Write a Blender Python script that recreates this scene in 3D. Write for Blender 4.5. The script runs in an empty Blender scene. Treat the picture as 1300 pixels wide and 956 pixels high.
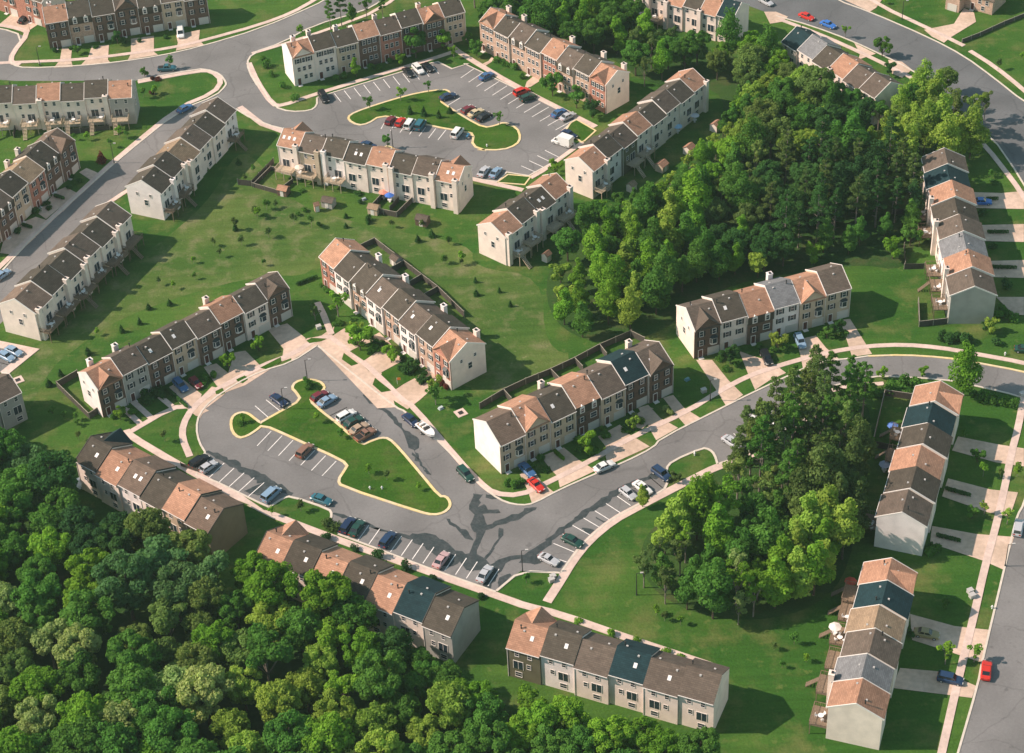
import bpy, bmesh, math, random
import numpy as np
from mathutils import Vector, Matrix, geometry
random.seed(7)
R = math.radians
S = bpy.context.scene
COL = S.collection

# ------------------------------------------------------------------ camera
F_PX, PITCH, ROLL, CAM_H = 2532.8, 0.6748455, -0.0509748, 285.0
CX, CY = 650.0, 433.5
fw = np.array([0, math.cos(PITCH), -math.sin(PITCH)]); rt0 = np.array([1.0, 0, 0]); up0 = np.cross(rt0, fw)
c_, s_ = math.cos(ROLL), math.sin(ROLL)
RT = c_*rt0 + s_*up0; UP = -s_*rt0 + c_*up0
cam_d = bpy.data.cameras.new('camera'); cam = bpy.data.objects.new('camera', cam_d); COL.objects.link(cam)
cam.matrix_world = Matrix(((RT[0], UP[0], -fw[0], 0), (RT[1], UP[1], -fw[1], 0), (RT[2], UP[2], -fw[2], CAM_H), (0, 0, 0, 1)))
cam_d.sensor_width = 36.0; cam_d.lens = F_PX/1300*36; cam_d.shift_y = -(478-CY)/1300
cam_d.clip_start = 1; cam_d.clip_end = 6000
S.camera = cam
S.render.resolution_x, S.render.resolution_y = 1024, 753

# ------------------------------------------------------------------ sky and sun
SUN_EL, SHADOW_AZ = 39.5, -3.0
w = bpy.data.worlds.new('World'); S.world = w; w.use_nodes = True
nt = w.node_tree; bg = nt.nodes['Background']
sky = nt.nodes.new('ShaderNodeTexSky'); sky.sky_type = 'NISHITA'; sky.sun_disc = False
sky.sun_elevation = R(SUN_EL); sky.sun_rotation = R(270 - SHADOW_AZ)
sky.air_density = 1.0; sky.dust_density = 0.6
tint = nt.nodes.new('ShaderNodeVectorMath'); tint.operation = 'MULTIPLY'; tint.inputs[1].default_value = (1.0, 1.03, 0.80)
nt.links.new(sky.outputs[0], tint.inputs[0]); nt.links.new(tint.outputs[0], bg.inputs[0]); bg.inputs[1].default_value = 0.15
sl = bpy.data.lights.new('sun', 'SUN'); sl.energy = 5.0; sl.angle = R(0.5); sl.color = (1.0, 0.81, 0.69)
so = bpy.data.objects.new('sun', sl); COL.objects.link(so)
_d = Vector((math.cos(R(SHADOW_AZ))*math.cos(R(SUN_EL)), math.sin(R(SHADOW_AZ))*math.cos(R(SUN_EL)), -math.sin(R(SUN_EL))))
so.rotation_euler = _d.to_track_quat('-Z', 'Y').to_euler(); so.location = (-200, 350, 200)
S.view_settings.view_transform = 'Standard'; S.view_settings.look = 'None'
S.view_settings.exposure = 0.40; S.view_settings.gamma = 1.0; S.view_settings.use_curve_mapping = False
S.cycles.max_bounces = 6; S.cycles.transparent_max_bounces = 4

# ------------------------------------------------------------------ helpers
def at(x, y, z=0.0):
    """the place on the ground (or at height z) seen at a pixel of the 1300 px wide photograph"""
    d = (x-CX)*RT - (y-CY)*UP + F_PX*fw
    t = (CAM_H - z)/-d[2]
    return Vector((d[0]*t, d[1]*t, z))
CROPS = dict(a=(0, 0), b=(320, 0), c=(590, 0), d=(970, 0), e=(0, 220), f=(320, 180), g=(590, 220), h=(970, 220), i=(0, 430),
             j=(230, 460), k=(370, 280), l=(500, 430), m=(600, 560), n=(800, 320), o=(970, 430), p=(970, 630), q=(0, 630),
             r=(80, 530), s=(320, 640), t=(600, 660), u=(680, 120), v=(840, 440))
CS = dict(w=(90, 330, 4.333), x=(0, 150, 6.375), y=(140, 100, 4.78), z=(780, 0, 5.909), A=(1130, 180, 6.37), B=(330, 160, 4.483),
          C=(0, 400, 4.78), D=(560, 60, 5.309))
def px(txt):
    """'j 250 300 262 270; 100 200' -> pixel list; a letter selects a traced crop, '.' means full pixels"""
    out = []; o = (0, 0, 1.0); nums = []
    for tok in txt.replace(',', ' ').split():
        if tok == '.': o = (0, 0, 1.0)
        elif tok in CROPS: o = CROPS[tok] + (3.94,)
        elif tok in CS: o = CS[tok]
        else:
            nums.append(float(tok))
            if len(nums) == 2: out.append((o[0]+nums[0]/o[2], o[1]+nums[1]/o[2])); nums = []
    return out
def W(txt, z=0.0): return [at(x, y, z) for x, y in px(txt)]

def tag(o, label=None, cat=None, group=None, kind=None):
    if label:
        ws = label.split()
        o['label'] = ' '.join(ws[:16])
    if cat: o['category'] = cat
    if group: o['group'] = group
    if kind: o['kind'] = kind
    return o
def empty(name, loc, rz=0.0):
    o = bpy.data.objects.new(name, None); COL.objects.link(o); o.location = loc; o.rotation_euler = (0, 0, rz)
    o.empty_display_size = 0.5
    return o
def link(name, me, parent=None, loc=(0, 0, 0), rz=0.0, color=None):
    o = bpy.data.objects.new(name, me); COL.objects.link(o)
    if parent is not None: o.parent = parent
    o.location = loc; o.rotation_euler = (0, 0, rz)
    if color: o.color = (*color, 1)
    return o
class MB:
    def __init__(s): s.v = []; s.f = []; s.m = []
    def poly(s, pts, mi=0):
        b = len(s.v); s.v += [tuple(p) for p in pts]; s.f.append(tuple(range(b, b+len(pts)))); s.m.append(mi)
    def box(s, x0, x1, y0, y1, z0, z1, mi=0):
        b = len(s.v)
        s.v += [(x0, y0, z0), (x1, y0, z0), (x1, y1, z0), (x0, y1, z0), (x0, y0, z1), (x1, y0, z1), (x1, y1, z1), (x0, y1, z1)]
        for q in ((0, 3, 2, 1), (4, 5, 6, 7), (0, 1, 5, 4), (1, 2, 6, 5), (2, 3, 7, 6), (3, 0, 4, 7)):
            s.f.append(tuple(b+k for k in q)); s.m.append(mi)
    def slab(s, pts, th, mi=0):
        """a planar polygon given thickness th along -z"""
        n = len(pts); b = len(s.v)
        s.v += [tuple(p) for p in pts] + [(p[0], p[1], p[2]-th) for p in pts]
        s.f.append(tuple(range(b, b+n))); s.m.append(mi)
        s.f.append(tuple(range(b+2*n-1, b+n-1, -1))); s.m.append(mi)
        for k in range(n):
            k2 = (k+1) % n
            s.f.append((b+k, b+n+k, b+n+k2, b+k2)); s.m.append(mi)
    def prism_y(s, prof, y0, y1, mi=0):
        """profile in x,z swept along y"""
        n = len(prof); b = len(s.v)
        s.v += [(x, y0, z) for x, z in prof] + [(x, y1, z) for x, z in prof]
        s.f.append(tuple(range(b, b+n))); s.f.append(tuple(range(b+2*n-1, b+n-1, -1))); s.m += [mi, mi]
        for k in range(n):
            k2 = (k+1) % n; s.f.append((b+k, b+n+k, b+n+k2, b+k2)); s.m.append(mi)
    def prism_x(s, prof, x0, x1, mi=0):
        n = len(prof); b = len(s.v)
        s.v += [(x0, y, z) for y, z in prof] + [(x1, y, z) for y, z in prof]
        s.f.append(tuple(range(b, b+n))); s.f.append(tuple(range(b+2*n-1, b+n-1, -1))); s.m += [mi, mi]
        for k in range(n):
            k2 = (k+1) % n; s.f.append((b+k, b+n+k, b+n+k2, b+k2)); s.m.append(mi)
    def tube(s, p0, p1, r0, r1, n=6, mi=0):
        p0 = Vector(p0); p1 = Vector(p1); d = (p1-p0).normalized()
        a = d.orthogonal().normalized(); c = d.cross(a); b = len(s.v)
        for p, r in ((p0, r0), (p1, r1)):
            for k in range(n):
                t = 2*math.pi*k/n; s.v.append(tuple(p + a*(r*math.cos(t)) + c*(r*math.sin(t))))
        for k in range(n):
            k2 = (k+1) % n; s.f.append((b+k, b+k2, b+n+k2, b+n+k)); s.m.append(mi)
        s.f.append(tuple(range(b+n-1, b-1, -1))); s.m.append(mi); s.f.append(tuple(range(b+n, b+2*n))); s.m.append(mi)
    def mesh(s, name, mats, fix=True, smooth=False):
        me = bpy.data.meshes.new(name); me.from_pydata(s.v, [], s.f)
        for m in (mats if isinstance(mats, (list, tuple)) else [mats]): me.materials.append(m)
        me.polygons.foreach_set('material_index', s.m)
        if fix:
            bm = bmesh.new(); bm.from_mesh(me); bmesh.ops.recalc_face_normals(bm, faces=bm.faces); bm.to_mesh(me); bm.free()
        if smooth: me.polygons.foreach_set('use_smooth', [True]*len(me.polygons))
        me.update(); return me

# ------------------------------------------------------------------ materials
def mat(name, color, rough=0.8, var=0.0, scale=1.0, detail=4, col2=None, metallic=0.0, spec=0.3, objcol=False, fine=0.0, fscale=8.0, coord='Object'):
    m = bpy.data.materials.new(name); m.use_nodes = True; n = m.node_tree; b = n.nodes['Principled BSDF']
    b.inputs['Roughness'].default_value = rough; b.inputs['Metallic'].default_value = metallic
    b.inputs['Specular IOR Level'].default_value = spec
    if objcol:
        oi = n.nodes.new('ShaderNodeObjectInfo'); src = oi.outputs['Color']
    else:
        rgb = n.nodes.new('ShaderNodeRGB'); rgb.outputs[0].default_value = (*color, 1); src = rgb.outputs[0]
    if var or col2:
        tc = n.nodes.new('ShaderNodeTexCoord'); no = n.nodes.new('ShaderNodeTexNoise')
        no.inputs['Scale'].default_value = scale; no.inputs['Detail'].default_value = detail
        n.links.new(tc.outputs[coord], no.inputs['Vector'])
        if col2:
            cr = n.nodes.new('ShaderNodeMapRange'); cr.inputs[1].default_value = 0.38; cr.inputs[2].default_value = 0.62
            n.links.new(no.outputs['Fac'], cr.inputs[0])
            mx = n.nodes.new('ShaderNodeMix'); mx.data_type = 'RGBA'
            n.links.new(cr.outputs[0], mx.inputs[0]); n.links.new(src, mx.inputs[6]); mx.inputs[7].default_value = (*col2, 1)
            src = mx.outputs[2]
        if var:
            n2 = n.nodes.new('ShaderNodeTexNoise'); n2.inputs['Scale'].default_value = fscale; n2.inputs['Detail'].default_value = 3
            n.links.new(tc.outputs[coord], n2.inputs['Vector'])
            mr = n.nodes.new('ShaderNodeMapRange'); mr.inputs[1].default_value = 0.3; mr.inputs[2].default_value = 0.7
            mr.inputs[3].default_value = 1-var; mr.inputs[4].default_value = 1+var
            n.links.new(n2.outputs['Fac'], mr.inputs[0])
            vm = n.nodes.new('ShaderNodeVectorMath'); vm.operation = 'SCALE'
            n.links.new(src, vm.inputs[0]); n.links.new(mr.outputs[0], vm.inputs[3]); src = vm.outputs[0]
    n.links.new(src, b.inputs['Base Color'])
    return m
def nodes_of(m): return m.node_tree.nodes, m.node_tree.links

def grass_mat(name, c1, c2, c3, s1=0.02, s2=0.12):
    m = bpy.data.materials.new(name); m.use_nodes = True; n, l = nodes_of(m); b = n['Principled BSDF']
    b.inputs['Roughness'].default_value = 1.0; b.inputs['Specular IOR Level'].default_value = 0.05
    tc = n.new('ShaderNodeTexCoord')
    def noise(sc, lo, hi, det=5, vec=None):
        a = n.new('ShaderNodeTexNoise'); a.inputs['Scale'].default_value = sc; a.inputs['Detail'].default_value = det
        a.inputs['Roughness'].default_value = 0.62
        l.new(vec or tc.outputs['Object'], a.inputs['Vector'])
        r = n.new('ShaderNodeMapRange'); r.inputs[1].default_value = lo; r.inputs[2].default_value = hi
        l.new(a.outputs['Fac'], r.inputs[0]); return r.outputs[0]
    def mix(f, a, bb):
        x = n.new('ShaderNodeMix'); x.data_type = 'RGBA'; l.new(f, x.inputs[0])
        for k, vv in ((6, a), (7, bb)):
            if isinstance(vv, tuple): x.inputs[k].default_value = (*vv, 1)
            else: l.new(vv, x.inputs[k])
        return x.outputs[2]
    s = mix(noise(s1, 0.42, 0.60), c1, c2)
    s = mix(noise(s2, 0.50, 0.72, 8), s, c3); s = mix(noise(s2*3.1, 0.60, 0.80, 6), s, tuple(x*1.25 for x in c3))
    # mowing stripes, faint
    mp = n.new('ShaderNodeMapping'); mp.inputs['Rotation'].default_value = (0, 0, R(28)); mp.inputs['Scale'].default_value = (0.05, 1.0, 1)
    l.new(tc.outputs['Object'], mp.inputs['Vector'])
    st = noise(0.7, 0.3, 0.7, 2, mp.outputs[0])
    sp = noise(2.2, 0.25, 0.75, 5)
    ma = n.new('ShaderNodeMath'); ma.operation = 'MULTIPLY_ADD'; l.new(st, ma.inputs[0]); ma.inputs[1].default_value = 0.22; ma.inputs[2].default_value = 0.68
    mb = n.new('ShaderNodeMath'); mb.operation = 'MULTIPLY_ADD'; l.new(sp, mb.inputs[0]); mb.inputs[1].default_value = 0.46; l.new(ma.outputs[0], mb.inputs[2])
    vm = n.new('ShaderNodeVectorMath'); vm.operation = 'SCALE'; l.new(s, vm.inputs[0]); l.new(mb.outputs[0], vm.inputs[3])
    l.new(vm.outputs[0], b.inputs['Base Color'])
    bp = n.new('ShaderNodeBump'); bp.inputs['Strength'].default_value = 0.35; bp.inputs['Distance'].default_value = 0.4
    n3 = n.new('ShaderNodeTexNoise'); n3.inputs['Scale'].default_value = 1.6; n3.inputs['Detail'].default_value = 6
    l.new(tc.outputs['Object'], n3.inputs['Vector']); l.new(n3.outputs['Fac'], bp.inputs['Height']); l.new(bp.outputs[0], b.inputs['Normal'])
    return m

M = {}
M['grass'] = grass_mat('grass', (0.033, 0.096, 0.015), (0.062, 0.128, 0.022), (0.130, 0.142, 0.046), 0.03, 0.10)
M['rough'] = grass_mat('rough_grass', (0.052, 0.108, 0.021), (0.098, 0.142, 0.036), (0.165, 0.165, 0.080), 0.04, 0.16)
M['lawn'] = grass_mat('lawn', (0.030, 0.088, 0.010), (0.050, 0.112, 0.014), (0.085, 0.110, 0.03), 0.06, 0.2)
M['floor'] = grass_mat('wood_floor', (0.026, 0.070, 0.016), (0.040, 0.085, 0.02), (0.08, 0.085, 0.035))

def asphalt_mat(name, c, dark):
    m = bpy.data.materials.new(name); m.use_nodes = True; n, l = nodes_of(m); b = n['Principled BSDF']
    b.inputs['Roughness'].default_value = 0.9; b.inputs['Specular IOR Level'].default_value = 0.25
    tc = n.new('ShaderNodeTexCoord')
    a = n.new('ShaderNodeTexNoise'); a.inputs['Scale'].default_value = 0.08; a.inputs['Detail'].default_value = 5
    v = n.new('ShaderNodeTexNoise'); v.inputs['Scale'].default_value = 1.7; v.inputs['Detail'].default_value = 6; v.inputs['Roughness'].default_value = 0.75
    vo = n.new('ShaderNodeTexVoronoi'); vo.feature = 'DISTANCE_TO_EDGE'; vo.inputs['Scale'].default_value = 0.055
    wp = n.new('ShaderNodeVectorMath'); wp.operation = 'MULTIPLY_ADD'; wp.inputs[1].default_value = (9, 9, 0)
    l.new(a.outputs['Color'], wp.inputs[0]); l.new(tc.outputs['Object'], wp.inputs[2]); l.new(wp.outputs[0], vo.inputs['Vector'])
    l.new(tc.outputs['Object'], a.inputs['Vector']); l.new(tc.outputs['Object'], v.inputs['Vector'])
    mr = n.new('ShaderNodeMapRange'); mr.inputs[1].default_value = 0.35; mr.inputs[2].default_value = 0.65; mr.inputs[3].default_value = 0.84; mr.inputs[4].default_value = 1.12
    l.new(a.outputs['Fac'], mr.inputs[0])
    mr2 = n.new('ShaderNodeMapRange'); mr2.inputs[1].default_value = 0.3; mr2.inputs[2].default_value = 0.7; mr2.inputs[3].default_value = 0.88; mr2.inputs[4].default_value = 1.1
    l.new(v.outputs['Fac'], mr2.inputs[0])
    mr3 = n.new('ShaderNodeMapRange'); mr3.inputs[1].default_value = 0.0; mr3.inputs[2].default_value = 0.012; mr3.inputs[3].default_value = dark; mr3.inputs[4].default_value = 1.0
    l.new(vo.outputs['Distance'], mr3.inputs[0])
    m1 = n.new('ShaderNodeMath'); m1.operation = 'MULTIPLY'; l.new(mr.outputs[0], m1.inputs[0]); l.new(mr2.outputs[0], m1.inputs[1])
    m2 = n.new('ShaderNodeMath'); m2.operation = 'MULTIPLY'; l.new(m1.outputs[0], m2.inputs[0]); l.new(mr3.outputs[0], m2.inputs[1])
    ns = n.new('ShaderNodeTexNoise'); ns.inputs['Scale'].default_value = 0.45; ns.inputs['Detail'].default_value = 3; l.new(tc.outputs['Object'], ns.inputs['Vector'])
    mr4 = n.new('ShaderNodeMapRange'); mr4.inputs[1].default_value = 0.66; mr4.inputs[2].default_value = 0.74; mr4.inputs[3].default_value = 1.0; mr4.inputs[4].default_value = 0.72; l.new(ns.outputs['Fac'], mr4.inputs[0])
    m5 = n.new('ShaderNodeMath'); m5.operation = 'MULTIPLY'; l.new(m2.outputs[0], m5.inputs[0]); l.new(mr4.outputs[0], m5.inputs[1]); m2 = m5
    vm = n.new('ShaderNodeVectorMath'); vm.operation = 'SCALE'; vm.inputs[0].default_value = c; l.new(m2.outputs[0], vm.inputs[3])
    l.new(vm.outputs[0], b.inputs['Base Color'])
    return m
M['asphalt'] = asphalt_mat('asphalt', (0.188, 0.182, 0.178), 0.8)
M['asphalt_old'] = asphalt_mat('asphalt_dark', (0.130, 0.134, 0.138), 0.8)
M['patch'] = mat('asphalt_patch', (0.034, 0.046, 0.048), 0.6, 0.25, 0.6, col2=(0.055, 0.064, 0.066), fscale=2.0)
M['concrete'] = mat('concrete', (0.66, 0.51, 0.44), 0.9, 0.09, 0.25, col2=(0.56, 0.43, 0.37), fscale=1.2)
M['drive'] = mat('driveway_concrete', (0.63, 0.47, 0.37), 0.9, 0.12, 0.15, col2=(0.50, 0.37, 0.28), fscale=1.0)
M['kerb'] = mat('kerb_concrete', (0.60, 0.53, 0.45), 0.9, 0.1, 0.3, fscale=1.0)
M['kerb_y'] = mat('kerb_yellow', (0.70, 0.54, 0.25), 0.85, 0.12, 0.3, col2=(0.66, 0.54, 0.36), fscale=1.0)
M['paint'] = mat('line_paint', (0.82, 0.78, 0.74), 0.8, 0.15, 1.0, fscale=1.0)

def roof_mat(name, c):
    m = bpy.data.materials.new(name); m.use_nodes = True; n, l = nodes_of(m); b = n['Principled BSDF']
    b.inputs['Roughness'].default_value = 0.92; b.inputs['Specular IOR Level'].default_value = 0.2
    tc = n.new('ShaderNodeTexCoord'); oi = n.new('ShaderNodeObjectInfo')
    br = n.new('ShaderNodeTexBrick'); br.inputs['Scale'].default_value = 1.0; br.inputs['Color1'].default_value = (0.86, 0.86, 0.86, 1)
    br.inputs['Color2'].default_value = (1.14, 1.14, 1.14, 1); br.inputs['Mortar'].default_value = (0.72, 0.72, 0.72, 1)
    br.inputs['Mortar Size'].default_value = 0.03; br.inputs['Brick Width'].default_value = 0.9; br.inputs['Row Height'].default_value = 0.32
    l.new(tc.outputs['Object'], br.inputs['Vector'])
    no = n.new('ShaderNodeTexNoise'); no.inputs['Scale'].default_value = 0.55; no.inputs['Detail'].default_value = 7; no.inputs['Roughness'].default_value = 0.7
    ad = n.new('ShaderNodeVectorMath'); ad.operation = 'ADD'; l.new(tc.outputs['Object'], ad.inputs[0]); l.new(oi.outputs['Location'], ad.inputs[1])
    l.new(ad.outputs[0], no.inputs['Vector'])
    mr = n.new('ShaderNodeMapRange'); mr.inputs[1].default_value = 0.3; mr.inputs[2].default_value = 0.7; mr.inputs[3].default_value = 0.80; mr.inputs[4].default_value = 1.18
    l.new(no.outputs['Fac'], mr.inputs[0])
    rr = n.new('ShaderNodeMapRange'); rr.inputs[3].default_value = 0.88; rr.inputs[4].default_value = 1.12; l.new(oi.outputs['Random'], rr.inputs[0])
    mu = n.new('ShaderNodeMath'); mu.operation = 'MULTIPLY'; l.new(mr.outputs[0], mu.inputs[0]); l.new(rr.outputs[0], mu.inputs[1])
    v0 = n.new('ShaderNodeVectorMath'); v0.operation = 'MULTIPLY'; v0.inputs[0].default_value = c; l.new(br.outputs['Color'], v0.inputs[1])
    v1 = n.new('ShaderNodeVectorMath'); v1.operation = 'SCALE'; l.new(v0.outputs[0], v1.inputs[0]); l.new(mu.outputs[0], v1.inputs[3])
    l.new(v1.outputs[0], b.inputs['Base Color'])
    return m
ROOFC = {'b': ('brown', (0.175, 0.125, 0.095)), 'o': ('orange-tan', (0.39, 0.215, 0.142)), 'd': ('dark charcoal', (0.082, 0.069, 0.054)),
         't': ('dark teal', (0.014, 0.036, 0.042)), 'g': ('grey', (0.200, 0.200, 0.205)), 'n': ('greyish brown', (0.122, 0.095, 0.076)),
         'y': ('tan', (0.29, 0.205, 0.135))}
for k, (nm, c) in ROOFC.items(): M['roof_'+k] = roof_mat('shingles_'+nm.replace(' ', '_').replace('-', '_'), c)

def wall_mat(name, c, brick=False):
    m = bpy.data.materials.new(name); m.use_nodes = True; n, l = nodes_of(m); b = n['Principled BSDF']
    b.inputs['Roughness'].default_value = 0.75; b.inputs['Specular IOR Level'].default_value = 0.25
    tc = n.new('ShaderNodeTexCoord'); sx = n.new('ShaderNodeSeparateXYZ'); l.new(tc.outputs['Object'], sx.inputs[0])
    if brick:
        ad = n.new('ShaderNodeMath'); ad.operation = 'ADD'; l.new(sx.outputs[0], ad.inputs[0]); l.new(sx.outputs[1], ad.inputs[1])
        cb = n.new('ShaderNodeCombineXYZ'); l.new(ad.outputs[0], cb.inputs[0]); l.new(sx.outputs[2], cb.inputs[1])
        br = n.new('ShaderNodeTexBrick'); br.inputs['Scale'].default_value = 1; br.inputs['Brick Width'].default_value = 0.42; br.inputs['Row Height'].default_value = 0.15
        br.inputs['Mortar Size'].default_value = 0.012
        br.inputs['Color1'].default_value = (*[x*0.75 for x in c], 1); br.inputs['Color2'].default_value = (*[min(1, x*1.25) for x in c], 1)
        br.inputs['Mortar'].default_value = (*[min(1, x*1.5) for x in c], 1)
        l.new(cb.outputs[0], br.inputs['Vector']); src = br.outputs['Color']
    else:
        fr = n.new('ShaderNodeMath'); fr.operation = 'FRACT'; mu = n.new('ShaderNodeMath'); mu.operation = 'MULTIPLY'; mu.inputs[1].default_value = 4.5
        l.new(sx.outputs[2], mu.inputs[0]); l.new(mu.outputs[0], fr.inputs[0])
        mr = n.new('ShaderNodeMapRange'); mr.inputs[1].default_value = 0; mr.inputs[2].default_value = 0.2; mr.inputs[3].default_value = 0.86; mr.inputs[4].default_value = 1.0
        l.new(fr.outputs[0], mr.inputs[0])
        vm = n.new('ShaderNodeVectorMath'); vm.operation = 'SCALE'; vm.inputs[0].default_value = c; l.new(mr.outputs[0], vm.inputs[3]); src = vm.outputs[0]
    no = n.new('ShaderNodeTexNoise'); no.inputs['Scale'].default_value = 0.5; no.inputs['Detail'].default_value = 5; l.new(tc.outputs['Object'], no.inputs['Vector'])
    m2 = n.new('ShaderNodeMapRange'); m2.inputs[1].default_value = 0.3; m2.inputs[2].default_value = 0.7; m2.inputs[3].default_value = 0.88; m2.inputs[4].default_value = 1.07
    l.new(no.outputs['Fac'], m2.inputs[0])
    v2 = n.new('ShaderNodeVectorMath'); v2.operation = 'SCALE'; l.new(src, v2.inputs[0]); l.new(m2.outputs[0], v2.inputs[3])
    l.new(v2.outputs[0], b.inputs['Base Color'])
    return m
WALLC = {'w': ('white', (0.86, 0.77, 0.74)), 'c': ('cream', (0.83, 0.70, 0.62)), 'a': ('tan', (0.55, 0.43, 0.32)), 's': ('grey', (0.38, 0.37, 0.34)),
         'k': ('brown brick', (0.135, 0.088, 0.066)), 'r': ('red brick', (0.36, 0.165, 0.12)), 'e': ('pale brick', (0.44, 0.30, 0.23)), 'v': ('olive', (0.15, 0.14, 0.09))}
for k, (nm, c) in WALLC.items(): M['wall_'+k] = wall_mat('cladding_'+nm.replace(' ', '_'), c, k in 'kre')
M['trim'] = mat('white_trim', (0.76, 0.70, 0.65), 0.6)
M['trim_d'] = mat('dark_trim', (0.07, 0.06, 0.05), 0.7)
M['glass'] = mat('window_glass', (0.025, 0.04, 0.055), 0.12, spec=0.6)
M['shutter'] = mat('shutter_paint', (0.02, 0.03, 0.035), 0.6)
M['garage'] = mat('garage_panel', (0.62, 0.57, 0.52), 0.6)
M['door'] = mat('door_paint', (0.10, 0.035, 0.03), 0.5)
M['copper'] = mat('bay_roof_metal', (0.03, 0.04, 0.04), 0.5)
M['vent'] = mat('vent_metal', (0.46, 0.44, 0.42), 0.5)
M['flue'] = mat('flue_dark', (0.03, 0.03, 0.03), 0.7)
M['skylight'] = mat('skylight_glass', (0.75, 0.72, 0.70), 0.35)
M['deckwood'] = mat('deck_timber', (0.22, 0.16, 0.11), 0.85, 0.2, 1.0, fscale=4)
M['deckpale'] = mat('pale_deck_timber', (0.45, 0.36, 0.26), 0.85, 0.2, 1.0, fscale=4)
M['fence'] = mat('fence_timber', (0.075, 0.066, 0.055), 0.9, 0.2, 1.0, fscale=3)
M['fencecap'] = mat('fence_cap_timber', (0.30, 0.27, 0.22), 0.9, 0.2, 1.0, fscale=3)
M['bark'] = mat('bark', (0.09, 0.07, 0.05), 0.95, 0.3, 2.0, fscale=3)
M['palebark'] = mat('pale_bark', (0.22, 0.19, 0.16), 0.95, 0.3, 2.0, fscale=3)
M['white'] = mat('white_enamel', (0.80, 0.78, 0.76), 0.4)
M['metal'] = mat('grey_metal', (0.22, 0.23, 0.24), 0.5)
M['tyre'] = mat('tyre_rubber', (0.02, 0.02, 0.02), 0.8)
M['rim'] = mat('wheel_rim', (0.45, 0.45, 0.45), 0.35)
M['cglass'] = mat('car_glass', (0.015, 0.02, 0.025), 0.08, spec=0.7)
M['paintcar'] = mat('car_paint', (1, 1, 1), 0.28, spec=0.5, objcol=True)
M['lamp_r'] = mat('tail_lamp', (0.35, 0.02, 0.01), 0.3)
M['lamp_w'] = mat('head_lamp', (0.7, 0.7, 0.65), 0.2)
M['fabric'] = mat('coloured_fabric', (1, 1, 1), 0.8, objcol=True)
M['dirt'] = mat('bare_earth', (0.28, 0.20, 0.14), 1.0, 0.2, 0.8, col2=(0.16, 0.13, 0.07), fscale=2)

def leaf_mat(name, transl=0.32):
    m = bpy.data.materials.new(name); m.use_nodes = True; n, l = nodes_of(m)
    n.remove(n['Principled BSDF']); out = n['Material Output']
    oi = n.new('ShaderNodeObjectInfo'); tc = n.new('ShaderNodeTexCoord')
    no = n.new('ShaderNodeTexNoise'); no.inputs['Scale'].default_value = 0.7; no.inputs['Detail'].default_value = 5; no.inputs['Roughness'].default_value = 0.7
    l.new(tc.outputs['Object'], no.inputs['Vector'])
    mr = n.new('ShaderNodeMapRange'); mr.inputs[1].default_value = 0.3; mr.inputs[2].default_value = 0.7; mr.inputs[3].default_value = 0.62; mr.inputs[4].default_value = 1.45
    l.new(no.outputs['Fac'], mr.inputs[0])
    vm = n.new('ShaderNodeVectorMath'); vm.operation = 'SCALE'; l.new(oi.outputs['Color'], vm.inputs[0]); l.new(mr.outputs[0], vm.inputs[3])
    d = n.new('ShaderNodeBsdfDiffuse'); t = n.new('ShaderNodeBsdfTranslucent'); g = n.new('ShaderNodeMixShader'); g.inputs[0].default_value = transl
    tint = n.new('ShaderNodeVectorMath'); tint.operation = 'MULTIPLY'; tint.inputs[1].default_value = (1.3, 1.5, 0.6); l.new(vm.outputs[0], tint.inputs[0])
    l.new(vm.outputs[0], d.inputs['Color']); l.new(tint.outputs[0], t.inputs['Color'])
    l.new(d.outputs[0], g.inputs[1]); l.new(t.outputs[0], g.inputs[2]); l.new(g.outputs[0], out.inputs['Surface'])
    return m
M['leaf'] = leaf_mat('leaves')

# ------------------------------------------------------------------ ground, roads, kerbs, paths
def chaikin(pts, it=2, closed=True):
    for _ in range(it):
        q = []; n = len(pts); rng = range(n) if closed else range(n-1)
        if not closed: q.append(pts[0])
        for k in rng:
            a, b = pts[k], pts[(k+1) % n]; q += [a*0.75+b*0.25, a*0.25+b*0.75]
        if not closed: q.append(pts[-1])
        pts = q
    return pts
def sheet(name, pts, z, m, kind='structure', th=0.0):
    tris = geometry.tessellate_polygon([[Vector((p[0], p[1], 0)) for p in pts]])
    b = MB(); b.v = [(p[0], p[1], z) for p in pts]
    for t in tris: b.f.append(tuple(t)); b.m.append(0)
    n = len(pts)
    if th:
        b.v += [(p[0], p[1], z-th) for p in pts]
        for k in range(n): b.f.append((k, (k+1) % n, n+(k+1) % n, n+k)); b.m.append(0)
    me = b.mesh(name, m, fix=bool(th))
    bm = bmesh.new(); bm.from_mesh(me)
    up = [f for f in bm.faces if abs(f.normal.z) > .5 and f.normal.z < 0]
    if up: bmesh.ops.reverse_faces(bm, faces=up)
    bm.to_mesh(me); bm.free()
    return tag(link(name, me), kind=kind)
def offset_line(pts, off):
    out = []
    for k, p in enumerate(pts):
        a = pts[max(k-1, 0)]; b = pts[min(k+1, len(pts)-1)]
        d0 = (Vector(p[:2])-Vector(a[:2])); d1 = (Vector(b[:2])-Vector(p[:2]))
        if d0.length < 1e-6: d0 = d1
        if d1.length < 1e-6: d1 = d0
        d0.normalize(); d1.normalize(); t = (d0+d1)
        if t.length < 1e-3: t = d1
        t.normalize(); nrm = Vector((-t.y, t.x)); c = max(0.5, nrm.dot(Vector((-d1.y, d1.x))))
        out.append(Vector((p[0], p[1], 0)) + Vector((nrm.x, nrm.y, 0))*(off/c))
    return out
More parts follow.
